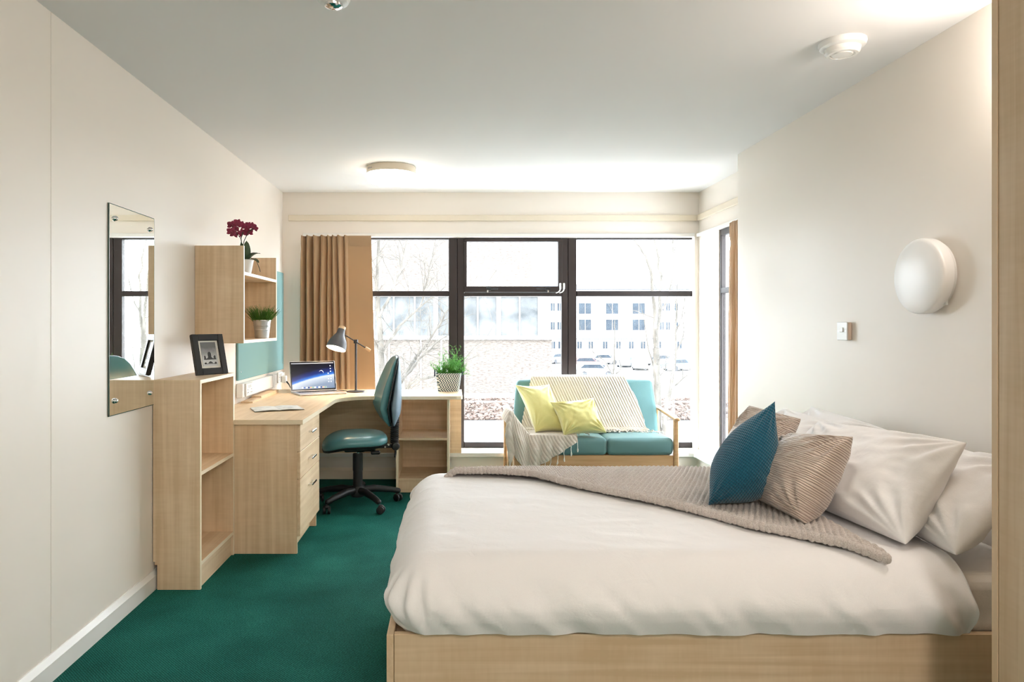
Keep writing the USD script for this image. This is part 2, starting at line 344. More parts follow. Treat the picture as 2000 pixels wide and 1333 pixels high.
for a, s, b in ((M1a, M1s, M1b), (M2a, M2s, M2b)):
    fr('mullion', a, s - .001, .22, ZT); fr('mullion', s + .001, b, .22, ZT); fr('gasket', s - .004, s + .004, .222, ZT - .002, F0 + .02, F1 - .02, BLACKP, 0)
ZTA, ZTB = 1.527, 1.572
fr('transom', WL + .05, M1a, ZTA, ZTB); fr('transom', M2b, WR + .012, ZTA, ZTB); fr('transom', M1b, M2a, ZTA, ZTB - .014)
# opening top vent: sash frame standing a little proud
VX0, VX1, VZ0, VZ1 = M1b - .004, M2a + .004, ZTB - .012, ZT - .006
sash = obj('sash', [box(VX0, VX1, F0 - .014, F1 - .01, VZ0, VZ0 + .052, .004), box(VX0, VX1, F0 - .014, F1 - .01, VZ1 - .026, VZ1, .004), box(VX0, VX0 + .026, F0 - .014, F1 - .01, VZ0 + .052, VZ1 - .026, .004), box(VX1 - .036, VX1, F0 - .014, F1 - .01, VZ0 + .052, VZ1 - .026, .004)], FRAME, w1)
for a, b, z0, z1 in ((WL + .05, M1a, ZTB, ZT - .012), (WL + .05, M1a, .268, ZTA), (M1b, M2a, .268, ZTA), (VX0 + .026, VX1 - .036, VZ0 + .052, VZ1 - .026), (M2b, WR + .012, ZTB, ZT - .012), (M2b, WR + .012, .268, ZTA)):
    obj('pane', box(a, b, F0 + .028, F0 + .034, z0, z1, 0), PANE, w1)
for k, x in enumerate((.31, .765)):
    y = F0 - .03
    st = obj('window_stay', [box(x - .05 + .03 * (1 - k), x + .05 + .03 * (1 - k), y, y + .008, 1.583, 1.596, .003), box(x - .02 + .055 * k, x + .02 + .055 * k, y + .002, F0 - .012, 1.574, 1.604, .003)], BLACKP, w1)
    cx = x + (-.01 if k == 0 else .052)
    sub('stay_peg', tube([(cx, y - .008, 1.558), (cx, y - .008, 1.578)], .008, 10), CHROME, st, w1)
for x, z in ((.924, 1.585), (.955, 1.585)):
    obj('white_window_handle', [rbox(x - .008, x + .008, F0 - .036, F0 - .016, z + .0, z + .055, .006), tube([(x, F0 - .04, z + .008), (x - .008, F0 - .048, z - .012), (x - .022, F0 - .054, z - .026), (x - .042, F0 - .056, z - .032)], [.006, .006, .005, .005], 8)], WHITEP, w1, label='white curved window handle', smooth=40)
w2 = thing('window_2', 'narrow dark-framed side window in the bay', None, (2.16, 5.1, .22), kind='structure')
G0, G1 = 2.106, 2.146
for nm, y0, y1, z0, z1 in (('jamb', SY1 - .026, SY1 + .002, .22, ZT), ('jamb', SY0 - .002, SY0 + .05, .22, ZT), ('head_rail', SY0 + .05, SY1 - .026, ZT - .05, ZT), ('bottom_rail', SY0 + .05, SY1 - .026, .22, .268), ('transom', SY0 + .05, SY1 - .026, ZTA, ZTB)):
    obj(nm, box(G0, G1, y0, y1, z0, z1, .004), FRAME, w2)
for z0, z1 in ((.268, ZTA), (ZTB, ZT - .05)): obj('pane', box(G0 + .020, G0 + .026, SY0 + .05, SY1 - .026, z0, z1, 0), PANE, w2)

# ================================================================== OUTSIDE
ZG = -4.22
PAVE = mottled('pale_paving', (.19, .19, .187), (.26, .26, .255), .35, rough=.9, bump=0., stretch=(1, 1, 1))
struct('ground', box(-120, 150, 9, 240, ZG - .5, ZG, 0), PAVE, 'pale paved ground and car park outside the window')
BRICK = mottled('brown_brick', (0.08, 0.064, 0.054), (0.172, 0.148, 0.13), 4.2, rough=.9, bump=0., stretch=(.8, .8, 3.2), detail=8., lo=.36, hi=.64)
RENDERW = plain('white_render', (.62, .63, .62), .9)
GLAZE = mottled('far_glazing', (0.04, 0.046, 0.05), (0.132, 0.136, 0.138), .7, rough=.3, specular_ior_level=.2, bump=0., detail=3.)
DARKG = mottled('far_window_glass', (0.02, 0.028, 0.04), (0.04, 0.054, 0.068), .9, rough=.4, specular_ior_level=.2, bump=0.)
WFR = plain('far_white_frame', (.7, .7, .7), .6)
ROOFG = plain('far_grey_roof', (.11, .115, .13), .8)
BY = 56.0; sB = FPX / BY
def bx(px): return (px - CX) / sB
def bz(py): return EYE - (py - CY) / sB
b1 = thing('brick_building', 'brown brick building with a long glazed first floor and white mullions', 'building', (bx(800), BY, ZG))
XBL, XBR = bx(380), bx(1078)
obj('brick_wall', box(XBL, XBR, BY, BY + 14, ZG, bz(664), .01), BRICK, b1)
obj('brick_wall', box(XBL, bx(1040), BY, BY + 14, bz(572), bz(468), .01), BRICK, b1)
obj('brick_wall', box(XBL, bx(985), BY + .5, BY + 14, bz(468), bz(300), .01), BRICK, b1)
obj('window_ledge', box(XBL, XBR + .2, BY - .25, BY + 14, bz(664), bz(656), .02), WFR, b1)
obj('window_head', box(XBL, bx(1064), BY - .2, BY + 13.9, bz(580), bz(572), .02), WFR, b1)
obj('recessed_wall', box(XBL, bx(1060), BY + 1.2, BY + 13.8, bz(656), bz(580), 0), plain('far_room', (.1, .105, .105), .9), b1)
mull = [400 + 41 * k for k in range(17)]
mull = [m for m in mull if m < 1050] + [1052]
for a, b in zip(mull[:-1], mull[1:]):
    obj('glass_panel', box(bx(a) + .06, bx(b) - .06, BY + .1, BY + .16, bz(656), bz(580), 0), GLAZE, b1)
for k, a in enumerate(mull): obj('mullion', box(bx(a) - (.18 if k % 3 == 2 else .07), bx(a) + (.18 if k % 3 == 2 else .07), BY - .05, BY + .18, bz(656), bz(580), .01), WFR, b1)
obj('corner_pier', box(bx(1053), bx(1066), BY - .05, BY + 13.7, bz(656), bz(580), .01), plain('pale_blue_panel', (.5, .54, .57), .6), b1)
for q in (700, 760, 822, 862): obj('downpipe', box(bx(q) - .07, bx(q) + .07, BY - .12, BY - .02, bz(766), bz(664), .01), WFR, b1)

WY2 = 112.0; sW = FPX / WY2
def wx(px): return (px - CX) / sW
def wz(py): return EYE - (py - CY) / sW
b2 = thing('office_building', 'long white rendered office block with three rows of windows beyond the car park', 'building', (wx(1220), WY2, ZG))
obj('wall', box(wx(1000), wx(1345), WY2, WY2 + 18, ZG, wz(566), .02), RENDERW, b2)
obj('roof', box(wx(998), wx(1347), WY2 - .3, WY2 + 18, wz(566), wz(556), .05), ROOFG, b2)
obj('string_course', box(wx(1000), wx(1345), WY2 - .1, WY2 + .1, wz(663), wz(661), .01), ROOFG, b2)
def far_window(x0, x1, y0, y1, th, xf, zf, Y):
    fpath = obj('window', [box(xf(x0), xf(x1), Y - .06, Y + .3, zf(y1), zf(y1 - .8), 0), box(xf(x0), xf(x1), Y - .06, Y + .3, zf(y0 + .8), zf(y0), 0), box(xf(x0), xf(x0 + .8), Y - .06, Y + .3, zf(y1), zf(y0), 0), box(xf(x1 - .8), xf(x1), Y - .06, Y + .3, zf(y1), zf(y0), 0), box(xf((x0 + x1) / 2 - .5), xf((x0 + x1) / 2 + .5), Y - .06, Y + .3, zf(y1), zf(y0), 0)], WFR, th)
    sub('window_pane', box(xf(x0), xf(x1), Y - .03, Y + .02, zf(y1), zf(y0), 0), DARKG, fpath, th)
for x in (1130, 1183, 1235): far_window(x, x + 25, 592, 614, b2, wx, wz, WY2); far_window(x, x + 25, 624, 646, b2, wx, wz, WY2)
for x in (1075, 1088, 1102, 1288, 1300, 1316): far_window(x, x + 9, 592, 608, b2, wx, wz, WY2); far_window(x, x + 9, 629, 645, b2, wx, wz, WY2)
for x in (1075, 1090, 1127, 1149, 1177, 1203, 1228, 1251, 1282, 1322): far_window(x, x + 10, 667, 682, b2, wx, wz, WY2)

# gabion walls: dry stones in baskets
STONE = mottled('gabion_stone', (0.084, 0.052, 0.042), (0.2, 0.16, 0.14), 3.5, rough=.95, bump=0.)
def gabion(label, x0, x1, Y, z0, z1, seed, n, depth=.8):
    g = thing('gabion_wall', label, 'wall', ((x0 + x1) / 2, Y, z0))
    obj('core', box(x0, x1, Y + .2, Y + depth, z0, z1 - .05, .02), STONE, g)
    rng = np.random.default_rng(seed); base = trimesh.creation.icosphere(0, 1.0); V, F, k = [], [], 0
    bv, bf = np.array(base.vertices), np.array(base.faces)
    for _ in range(n):
        c = np.array([rng.uniform(x0, x1), Y + rng.uniform(.05, .25), rng.uniform(z0 + .06, z1 - .05)])
        v = bv * rng.uniform(.06, .13, 3) * (1 + .25 * rng.uniform(-1, 1, (len(bv), 1))) * np.array([1.2, .8, .8])
        V.append(v + c); F.append(bf + k); k += len(bv)
    obj('stones', (np.vstack(V), np.vstack(F)), STONE, g, kind='stuff')
gabion('low gabion wall of reddish stones nearest the window', -2.5, 16, 40, ZG, ZG + 1.1, 3, 3600)
gabion('second pale gabion wall further back below the brick building', -2.5, 20, 47, ZG, ZG + .62, 4, 2600)

# cars
def car(label, x, y, rz, col, van=False):
    c = thing('car', label, 'car', (x, y, ZG), rz, group='cars in the car park')
    paint = plain('car_paint_' + '_'.join(str(int(q * 100)) for q in col), col, .3)
    L, H = 4.2, (1.9 if van else 1.45)
    low = Polygon([(-2.1, .25), (2.1, .25), (2.12, .6), (2.0, .78), (1.1, .9), (-1.9, .95), (-2.1, .8)])
    top = Polygon([(1.1, .88), (.45, H - .05), (.2, H), (-1.3, H), (-1.65, H - .15), (-2.0, .92)])
    def side(p, w):
        v, f = extrude(p, -w, w); return np.stack([v[:, 0], v[:, 2], v[:, 1]], 1), f[:, ::-1]
    obj('body', side(low, .86), paint, c, local=True); obj('roof', side(top, .74), paint, c, local=True)
    glass = Polygon([(.95, .92), (.42, H - .12), (-1.25, H - .12), (-1.7, .96)])
    obj('side_window', side(glass, .75), DARKG, c, local=True)
    obj('windscreen', box(.55, 1.0, -.65, .65, .95, H - .2, .05), DARKG, c, local=True)
    for wxx in (-1.3, 1.3):
        for s in (-1, 1):
            obj('wheel', cyl((wxx, s * .7, .32), (wxx, s * .9, .32), .32, 14), plain('tyre', (.05, .05, .055), .8), c, local=True)
car('red hatchback parked just right of the dark mullion', bx(1146) * 88 / BY, 88, .15, (0.3, 0.1, 0.092))
car('silver car parked behind the red hatchback, partly hidden by branches', (1178 - CX) / FPX * 97, 97, .3, (0.36, 0.38, 0.4))
car('pale blue car parked in the middle of the car park', (1222 - CX) / FPX * 92, 92, 1.2, (0.2, 0.32, 0.44))
car('white van parked left of the right-hand tree trunk', (1250 - CX) / FPX * 86, 86, 1.35, (.6, .6, .6), True)
car('dark grey car half hidden behind the tree trunk', (1290 - CX) / FPX * 95, 95, .2, (0.12, 0.132, 0.156))
car('white hatchback parked in the front row behind the sofa', (1160 - CX) / FPX * 74, 74, .1, (.6, .6, .6))
car('blue car parked at the right beyond the tree', (1325 - CX) / FPX * 84, 84, .5, (0.12, 0.2, 0.34))
car('blue-grey car seen left of the dark mullion against the white block', (1084 - CX) / FPX * 100, 100, .9, (0.2, 0.24, 0.3))
# mesh fence in front of the car park
fn = thing('mesh_fence', 'grey mesh fence along the front of the car park', 'fence', ((1240 - CX) / FPX * 62, 62, ZG))
fx0, fx1 = (1090 - CX) / FPX * 62, (1380 - CX) / FPX * 62
FEN = plain('fence_grey', (.13, .15, .18), .6)
for x in np.linspace(fx0, fx1, 7): obj('post', box(x - .04, x + .04, 61.96, 62.04, ZG, ZG + 1.25, .005), FEN, fn)
bars = [box(x - .012, x + .012, 61.99, 62.01, ZG + .05, ZG + 1.2, 0) for x in np.arange(fx0, fx1, .2)] + [box(fx0, fx1, 61.985, 62.015, ZG + z, ZG + z + .03, 0) for z in (.1, .6, 1.15)]
obj('bars', bars, FEN, fn, kind='stuff')

# bare trees
BARK = mottled('pale_bark', (0.044, 0.039, 0.032), (0.108, 0.096, 0.082), 9., rough=.95, bump=.1, stretch=(1, 1, .3))
def tree(label, base, limbs, Y, seed, twigs, spread=.35, name='bare_tree', tlen=.5, tr=.006):
    t = thing(name, label, 'tree', base)
    rng = np.random.default_rng(seed); parts = []
    trunk, rest = limbs[0], limbs[1:]
    def line(l, wob=.015):
        pts = np.array([at(px, py, Y + dy) for px, py, dy in l[0]])
        k = np.linspace(0, len(pts) - 1, (len(pts) - 1) * 4 + 1); i = np.minimum(k.astype(int), len(pts) - 2); f = (k - i)[:, None]
        q = pts[i] * (1 - f) + pts[i + 1] * f
        q[1:-1] += rng.normal(0, wob, q[1:-1].shape)
        return q, np.linspace(l[1], l[2], len(q))
    q, r = line(trunk, .008); obj('trunk', tube(q, r, 10), BARK, t, smooth=50)
    lines = [(q, r)]
    for l in rest:
        q, r = line(l); lines.append((q, r)); obj('branch', tube(q, r, 7), BARK, t, smooth=50)
    def grow(p, d, length, r, depth):
        n = 5; pts = [p]
        for _ in range(n):
            d = d + rng.normal(0, .16, 3) + np.array([0, 0, .05]); d /= np.linalg.norm(d); pts.append(pts[-1] + d * length / n)
        parts.append(tube(pts, np.linspace(r, r * .35, n + 1), 4, False))
        if depth > 0:
            for k in (2, 3, 4):
                if rng.random() < .8:
                    grow(pts[k], d + rng.normal(0, .5, 3), length * rng.uniform(.45, .7), r * .55, depth - 1)
    for _ in range(twigs):
        q, r = lines[rng.integers(0, len(lines))]
        i = rng.integers(int(len(q) * (.35 if q is lines[0][0] else .2)), len(q))
        d = (q[min(i + 1, len(q) - 1)] - q[max(i - 1, 0)]); d /= max(np.linalg.norm(d), 1e-6)
        grow(q[i], d + rng.normal(0, spread * 2, 3), tlen * rng.uniform(.5, 1.3), min(r[i] * .6, tr), 2)
    obj('twigs', parts, BARK, t, kind='stuff')
T1 = 15.0
p0 = at(748, 635, T1)
tree('spreading bare tree behind the desk with branches reaching right', (p0[0], T1, ZG),
     [([(752, 1135, 0), (752, 900, 0), (748, 740, 0), (742, 650, 0), (736, 560, .1), (740, 440, .2)], .11, .025),
      ([(750, 800, 0), (790, 735, -.2), (840, 660, -.3), (880, 600, -.4)], .05, .015), ([(790, 735, -.2), (830, 690, -.5), (875, 655, -.8)], .03, .01),
      ([(752, 830, 0), (800, 750, -.5), (860, 728, -.8), (905, 705, -1)], .045, .015), ([(745, 690, 0), (780, 640, .3), (820, 600, .5), (870, 560, .7)], .04, .01),
      ([(740, 620, 0), (770, 560, .2), (790, 500, .4), (800, 440, .6)], .035, .008), ([(745, 700, 0), (700, 600, .3), (690, 480, .3)], .04, .01),
      ([(820, 600, .5), (835, 540, .4), (850, 470, .5)], .02, .006), ([(736, 560, .1), (715, 500, -.1), (725, 430, -.2)], .025, .008), ([(880, 600, -.4), (950, 560, -.6), (985, 500, -.7)], .015, .005)], T1, 11, 190, tlen=.85, tr=.009)
T2 = 19.0
p0 = at(1290, 635, T2)
tree('slender forked bare tree right of the sofa', (p0[0], T2, ZG),
     [([(1286, 960, 0), (1285, 850, 0), (1284, 760, 0), (1281, 680, 0)], .115, .085),
      ([(1281, 680, 0), (1277, 600, 0), (1272, 540, 0), (1262, 500, .1), (1240, 470, .2), (1232, 440, .2)], .055, .01), ([(1281, 680, 0), (1288, 610, .1), (1290, 540, .2), (1280, 470, .2), (1284, 420, .2)], .055, .012),
      ([(1288, 615, .1), (1304, 585, .2), (1316, 520, .2), (1314, 440, .2)], .03, .008), ([(1288, 900, 0), (1304, 790, -.2), (1316, 720, -.2), (1320, 640, -.2), (1322, 575, -.1)], .075, .015),
      ([(1320, 650, -.2), (1332, 620, -.2), (1342, 565, -.2)], .022, .006), ([(1318, 690, -.2), (1335, 660, -.3), (1338, 600, -.3)], .02, .006), ([(1310, 760, -.2), (1340, 735, -.4), (1358, 700, -.5)], .025, .007),
      ([(1284, 740, 0), (1268, 690, .2), (1260, 640, .3), (1252, 600, .3)], .022, .006), ([(1278, 622, 0), (1250, 612, .2), (1222, 596, .3)], .018, .005), ([(1283, 740, 0), (1300, 720, .1), (1304, 680, .1)], .018, .005), ([(1316, 600, 0), (1326, 560, 0), (1331, 520, .1)], .012, .004)], T2, 12, 70, tlen=.8, tr=.007)
T3 = 26.0
p0 = at(1200, 635, T3)
tree('thin young bare tree seen just above the sofa back', (p0[0], T3, ZG),
     [([(1202, 900, 0), (1200, 780, 0), (1198, 735, 0), (1200, 680, 0), (1201, 620, 0)], .05, .012), ([(1198, 735, 0), (1180, 705, .1), (1160, 690, .2), (1145, 665, .3)], .022, .006), ([(1199, 740, 0), (1212, 720, 0), (1210, 700, 0)], .03, .01)], T3, 13, 26, tlen=.9, tr=.007)

# ================================================================== LEFT WALL FURNITURE
# mirror
mr = thing('wall_mirror', 'frameless rectangular mirror screwed to the left wall', 'mirror', (XL, 3.147, 1.345))
mp = obj('mirror_glass', box(XL + .001, XL + .007, 2.925, 3.369, .893, 1.795, .0008), GREENGLASS, mr)
sub('silvered_face', box(XL + .007, XL + .0074, 2.929, 3.365, .897, 1.791, 0), MIRROR, mp, mr)
for y in (2.975, 3.32):
    for z in (.955, 1.735): obj('screw_cap', lathe([(.012, 0), (.012, .004), (.009, .01), (.004, .013), (0, .0135)], 16, (XL + .0074, y, z), (1, 0, 0)), CHROME, mr, smooth=50)

# low bookcase
T = .018
bc = thing('low_bookcase', 'maple open bookcase with two compartments by the mirror', 'bookcase', (-1.334, 3.62, 0))
BX0, BX1, BY0, BY1, BZ = -1.446, -1.218, 3.361, 3.886, 1.013
def side_panel(y0, y1, z1, x0, x1, notch=True):
    P = [(x0 + .02, 0), (x1, 0), (x1, z1), (x0, z1), (x0, .135), (x0 + .012, .135), (x0 + .02, .125)] if notch else [(x0, 0), (x1, 0), (x1, z1), (x0, z1)]
    v, f = extrude(Polygon(P), y0, y1); return np.stack([v[:, 0], v[:, 2], v[:, 1]], 1), f[:, ::-1]
for y in (BY0, BY1 - T):
    p = obj('side_panel', side_panel(y, y + T, BZ, BX0, BX1 - .002), WZ, bc)
    sub('edge_band', box(BX1 - .002, BX1, y, y + T, 0, BZ, 0), EDGE, p, bc)
for nm, z0, z1 in (('top_panel', BZ - T, BZ), ('shelf', .55, .568), ('bottom_shelf', .114, .132)):
    p = obj(nm, box(BX0, BX1 - .002, BY0 + T, BY1 - T, z0, z1, 0), WY, bc)
    sub('edge_band', box(BX1 - .002, BX1, BY0 + T, BY1 - T, z0, z1, 0), EDGE, p, bc)
obj('back_panel', box(BX0, BX0 + .006, BY0 + T, BY1 - T, .14, BZ - T, 0), WZ, bc)
obj('plinth', box(BX1 - .03, BX1 - .012, BY0 + T, BY1 - T, 0, .114, 0), WY, bc)

# wall shelf
ws = thing('wall_shelf', 'maple wall shelf unit mounted above the desk', 'shelf', (-1.31, 4.28, 1.176))
SX0, SX1, SYa, SYb, SZ0, SZ1 = -1.448, -1.174, 3.913, 4.65, 1.176, 1.726
for y in (SYa, SYb - T):
    p = obj('side_panel', box(SX0, SX1 - .002, y, y + T, SZ0, SZ1, 0), WZ, ws); sub('edge_band', box(SX1 - .002, SX1, y, y + T, SZ0, SZ1, 0), EDGE, p, ws)
for nm, z in (('shelf', 1.562), ('bottom_shelf', SZ0)):
    p = obj(nm, box(SX0, SX1 - .002, SYa + T, SYb - T, z, z + T, 0), WY, ws); sub('edge_band', box(SX1 - .002, SX1, SYa + T, SYb - T, z, z + T, 0), EDGE, p, ws)
obj('back_panel', box(SX0, SX0 + .006, SYa + T, SYb - T, SZ0 + T, SZ1 - .06, 0), WZ, ws)

# pinboard
pb = thing('pinboard', 'teal felt pinboard on the left wall above the desk', 'pinboard', (XL, 5.28, 1.31))
obj('board', box(XL + .001, XL + .016, 4.66, 5.91, .905, 1.72, .003), PINB, pb)
for y in (4.72, 5.86):
    for z in (.96, 1.66): obj('screw', lathe([(.006, 0), (.006, .002), (0, .003)], 12, (XL + .016, y, z), (1, 0, 0)), CHROME, pb)

# trunking with sockets
tk = thing('cable_trunking', 'white plastic cable trunking on the wall under the pinboard', 'trunking', (XL, 5.2, .79))
obj('trunk_cover', box(XL + .001, XL + .045, 4.662, 5.44, .79, .885, .004), WHITEP, tk)
obj('end_cap', box(XL + .001, XL + .049, 5.44, 5.5, .785, .89, .004), WHITEP, tk)
obj('trunk_cover', box(XL + .001, XL + .025, 5.5, 5.92, .80, .88, .003), WHITEP, tk)
def socket(label, y, x, z):
    s = thing('double_socket', label, 'socket', (x, y, z), group=None)
    obj('face_plate', box(x, x + .012, y - .073, y + .073, z - .043, z + .043, .004), WHITEP, s)
    for k in (-1, 1):
        obj('rocker_switch', box(x + .012, x + .016, y + k * .02 - .007, y + k * .02 + .007, z + .012, z + .032, .002), WHITE, s)
        for dy, dz in ((0, 0), (-.011, -.02), (.011, -.02)):
            obj('socket_hole', box(x + .0121, x + .0126, y + k * .04 + dy - .004, y + k * .04 + dy + .004, z + dz - .003, z + dz + .003, 0), plain('socket_slot', (.12, .12, .12), .7), s)
socket('white double socket on the near end of the trunking', 4.78, XL + .0455, .838)
socket('white double socket in the corner with a charger plugged in', 5.72, XL + .0255, .85)
pg = thing('laptop_charger', 'white plug with a black cable running to the laptop', 'charger', (XL + .06, 5.76, .83))
obj('plug', rbox(XL + .0386, XL + .075, 5.74, 5.79, .80, .86, .008), WHITEP, pg, smooth=40)
obj('cable', tube([(XL + .075, 5.765, .81), (XL + .10, 5.74, .79), (XL + .13, 5.68, .762), (XL + .18, 5.60, .757), (XL + .215, 5.56, .757)], [.007, .005, .003, .003, .003], 8), BLACKP, pg, smooth=50)

# ================================================================== DESK
DZ = .751
dk = thing('corner_desk', 'L-shaped maple corner desk with curved inner edge under the window', 'desk', (-1.1, 5.2, 0))
arc = [(-.833 + .26 - .26 * math.cos(t), 4.90 + .26 * math.sin(t)) for t in np.linspace(0, PI / 2, 14)]
outline = [(-1.448, 3.889), (-1.215, 3.889), (-1.215, 3.868), (-.833, 3.868)] + arc + [(.03, 5.16), (.062, 5.172), (.074, 5.2), (.074, 5.712), (-1.448, 5.712)]
v, f = extrude(Polygon(outline), DZ - .025, DZ)
obj('desktop', (v, f), TOPW, dk)
ob = np.array(outline[2:-2])
obj('edge_band', sheet(np.stack([np.stack([np.r_[ob[:, 0]], np.r_[ob[:, 1]], np.full(len(ob), z)], 1) for z in (DZ - .025, DZ)], 0) + np.array([.0, -.0012, 0]), .001), EDGE, dk)
# pedestal
PX0, PX1, PY0, PY1 = -1.446, -.869, 3.886, 4.444
obj('side_panel', box(PX0 + .02, PX1, PY0 + .003, PY0 + T, 0, DZ - .025, .001), WZ, dk)
obj('side_panel', box(PX0 + .25, PX1 + .0, PY1 - T, PY1, 0, DZ - .025, .001), WZ, dk)
obj('carcass', box(PX0 + .27, PX1 - .002, PY0 + T, PY1 - T, .10, DZ - .03, .001), WY, dk)
obj('plinth', box(PX0 + .3, PX1 - .04, PY0 + T, PY1 - T, 0, .10, .001), WY, dk)
for z0, z1, zh in ((.571, .722, .648), (.418, .568, .493), (.099, .415, .338)):
    d = obj('drawer', box(PX1 + .0005, PX1 + .0185, PY0 + .001, PY1 - .002, z0, z1, .0015), WY, dk)
    xh, yc = PX1 + .0185, (PY0 + PY1) / 2
    sub('handle', [tube([(xh, yc - .045, zh), (xh + .022, yc - .045, zh)], .005, 10), tube([(xh, yc + .045, zh), (xh + .022, yc + .045, zh)], .005, 10), rbox(xh + .016, xh + .028, yc - .06, yc + .06, zh - .005, zh + .007, .004)], CHROME, d, dk, label='chrome bar handle', smooth=40)
# open shelf unit under the window end
OX0, OX1, OY0, OY1 = -.430, -.023, 5.296, 5.74
for x in (OX0, OX1 - T):
    obj('shelf_side', box(x, x + T, OY0 + .002, OY1, 0, DZ - .025, .001), WZ, dk)
    obj('edge_band', box(x, x + T, OY0, OY0 + .002, 0, DZ - .025, 0), EDGE, dk)
for z in (.092, .401): obj('shelf', box(OX0 + T, OX1 - T, OY0 + .004, OY1, z, z + T, .001), WX, dk)
obj('shelf_back', box(OX0 + T, OX1 - T, OY1 - .006, OY1, .11, DZ - .025, 0), WX, dk)
obj('plinth', box(OX0 + T, OX1 - T, OY0 + .02, OY0 + .038, 0, .092, .001), WX, dk)
obj('back_panel', box(-1.43, .072, 5.742, 5.76, .222, DZ - .026, .001), maple('x', .92, '_back'), dk)
for x0, x1, y0, y1, h in ((-1.43, -1.35, 4.70, 4.95, .011), (-1.43, -1.36, 4.95, 5.45, .024)): obj('cable_cover', box(x0, x1, y0, y1, DZ, DZ + h, .001), WY, dk)

# ================================================================== THINGS ON DESK AND SHELVES
# picture frame
pf = thing('picture_frame', 'black frame with a black and white photograph leaning on the bookcase', 'picture frame', (-1.27, 3.663, BZ), math.radians(55))
TILT = math.radians(14); PW, PH, PB = .19, .216, .034
def lean(v):
    v = np.asarray(v, float); y, z = v[:, 1], v[:, 2]
    return np.stack([v[:, 0], y * math.cos(TILT) + z * math.sin(TILT) + .0, -y * math.sin(TILT) + z * math.cos(TILT) + .004], 1)
def pfo(name, mesh, m, parent=None, **kw):
    v, f = arr(cat_mesh(mesh) if isinstance(mesh, list) else mesh)
    return obj(name, (lean(v), f), m, parent or pf, local=True, **kw)
pfo('frame', [box(-PW / 2, -PW / 2 + PB, -.02, 0, 0, PH, .002), box(PW / 2 - PB, PW / 2, -.02, 0, 0, PH, .002), box(-PW / 2 + PB, PW / 2 - PB, -.02, 0, 0, PB, .002), box(-PW / 2 + PB, PW / 2 - PB, -.02, 0, PH - PB, PH, .002)], BLACKFRAME)
pfo('backing_board', box(-PW / 2 + .004, PW / 2 - .004, .0, .006, .004, PH - .004, .001), BLACKFRAME)
pfo('mount', box(-PW / 2 + PB, PW / 2 - PB, -.009, -.006, PB, PH - PB, 0), plain('mount_card', srgb(232, 228, 218), .8))
GREY = mat('photo_print', {'c': ('texture_coordinate', {}), 's': ('separate_xyz', {}), 'm': ('map_range', dict(from_min=.05, from_max=.17, to_min=0., to_max=1.)), 'n': ('noise_texture', dict(scale=28., detail=3.)), 'a': ('math', dict(math_type='multiply_add', value2=.35)), 'r': ('rgb_ramp', {'ramp': [(.1, (.6, .6, .6)), (.35, (.7, .7, .7)), (.6, (.5, .5, .5)), (1.1, (.08, .08, .08))]}), 'p': ('principled_bsdf', dict(roughness=.3))},
           [('c.object', 's.vector'), ('c.object', 'n.vector'), ('s.z', 'm.value'), ('n.fac', 'a.value1'), ('m.result', 'a.value3'), ('a.value', 'r.fac'), ('r.color', 'p.base_color')])
pp = pfo('photograph', box(-.046, .046, -.0105, -.009, .046, .174, 0), GREY)
INK = plain('photo_dark', (.035, .035, .035), .4)
def flat(poly): 
    v, f = extrude(poly, 0, .0006); return np.stack([v[:, 0], -.0105 - v[:, 2], v[:, 1]], 1), f[:, ::-1]
dome_ = Polygon([(-.010, .085), (-.010, .108)] + [(.010 * math.cos(t), .108 + .014 * math.sin(t)) for t in np.linspace(PI, 0, 12)] + [(.010, .085)])
pfo('photograph_skyline', [flat(dome_), flat(Polygon([(-.036, .080), (.038, .080), (.038, .086), (.018, .086), (.012, .092), (-.012, .092), (-.018, .086), (-.036, .086)])), flat(Polygon([(-.034, .086), (-.034, .100), (-.028, .102), (-.024, .096), (-.024, .086)])), flat(Polygon([(.024, .086), (.024, .097), (.032, .103), (.036, .098), (.036, .086)])),
     flat(Polygon([(-.014, .060), (.016, .060), (.010, .067), (.0, .071), (-.008, .067)])), flat(Polygon([(-.036, .056), (-.036, .064), (-.026, .066), (-.022, .056)])), flat(Polygon([(.024, .056), (.028, .067), (.037, .066), (.038, .056)])), flat(Polygon([(-.036, .056), (.038, .056), (.038, .0585), (-.036, .0585)]))], INK, label='dark domed building and its reflection printed on the photograph')
obj('stand', tube([(0, .045, .15), (0, .085, .003)], .007, 6), BLACKFRAME, pf, local=True)

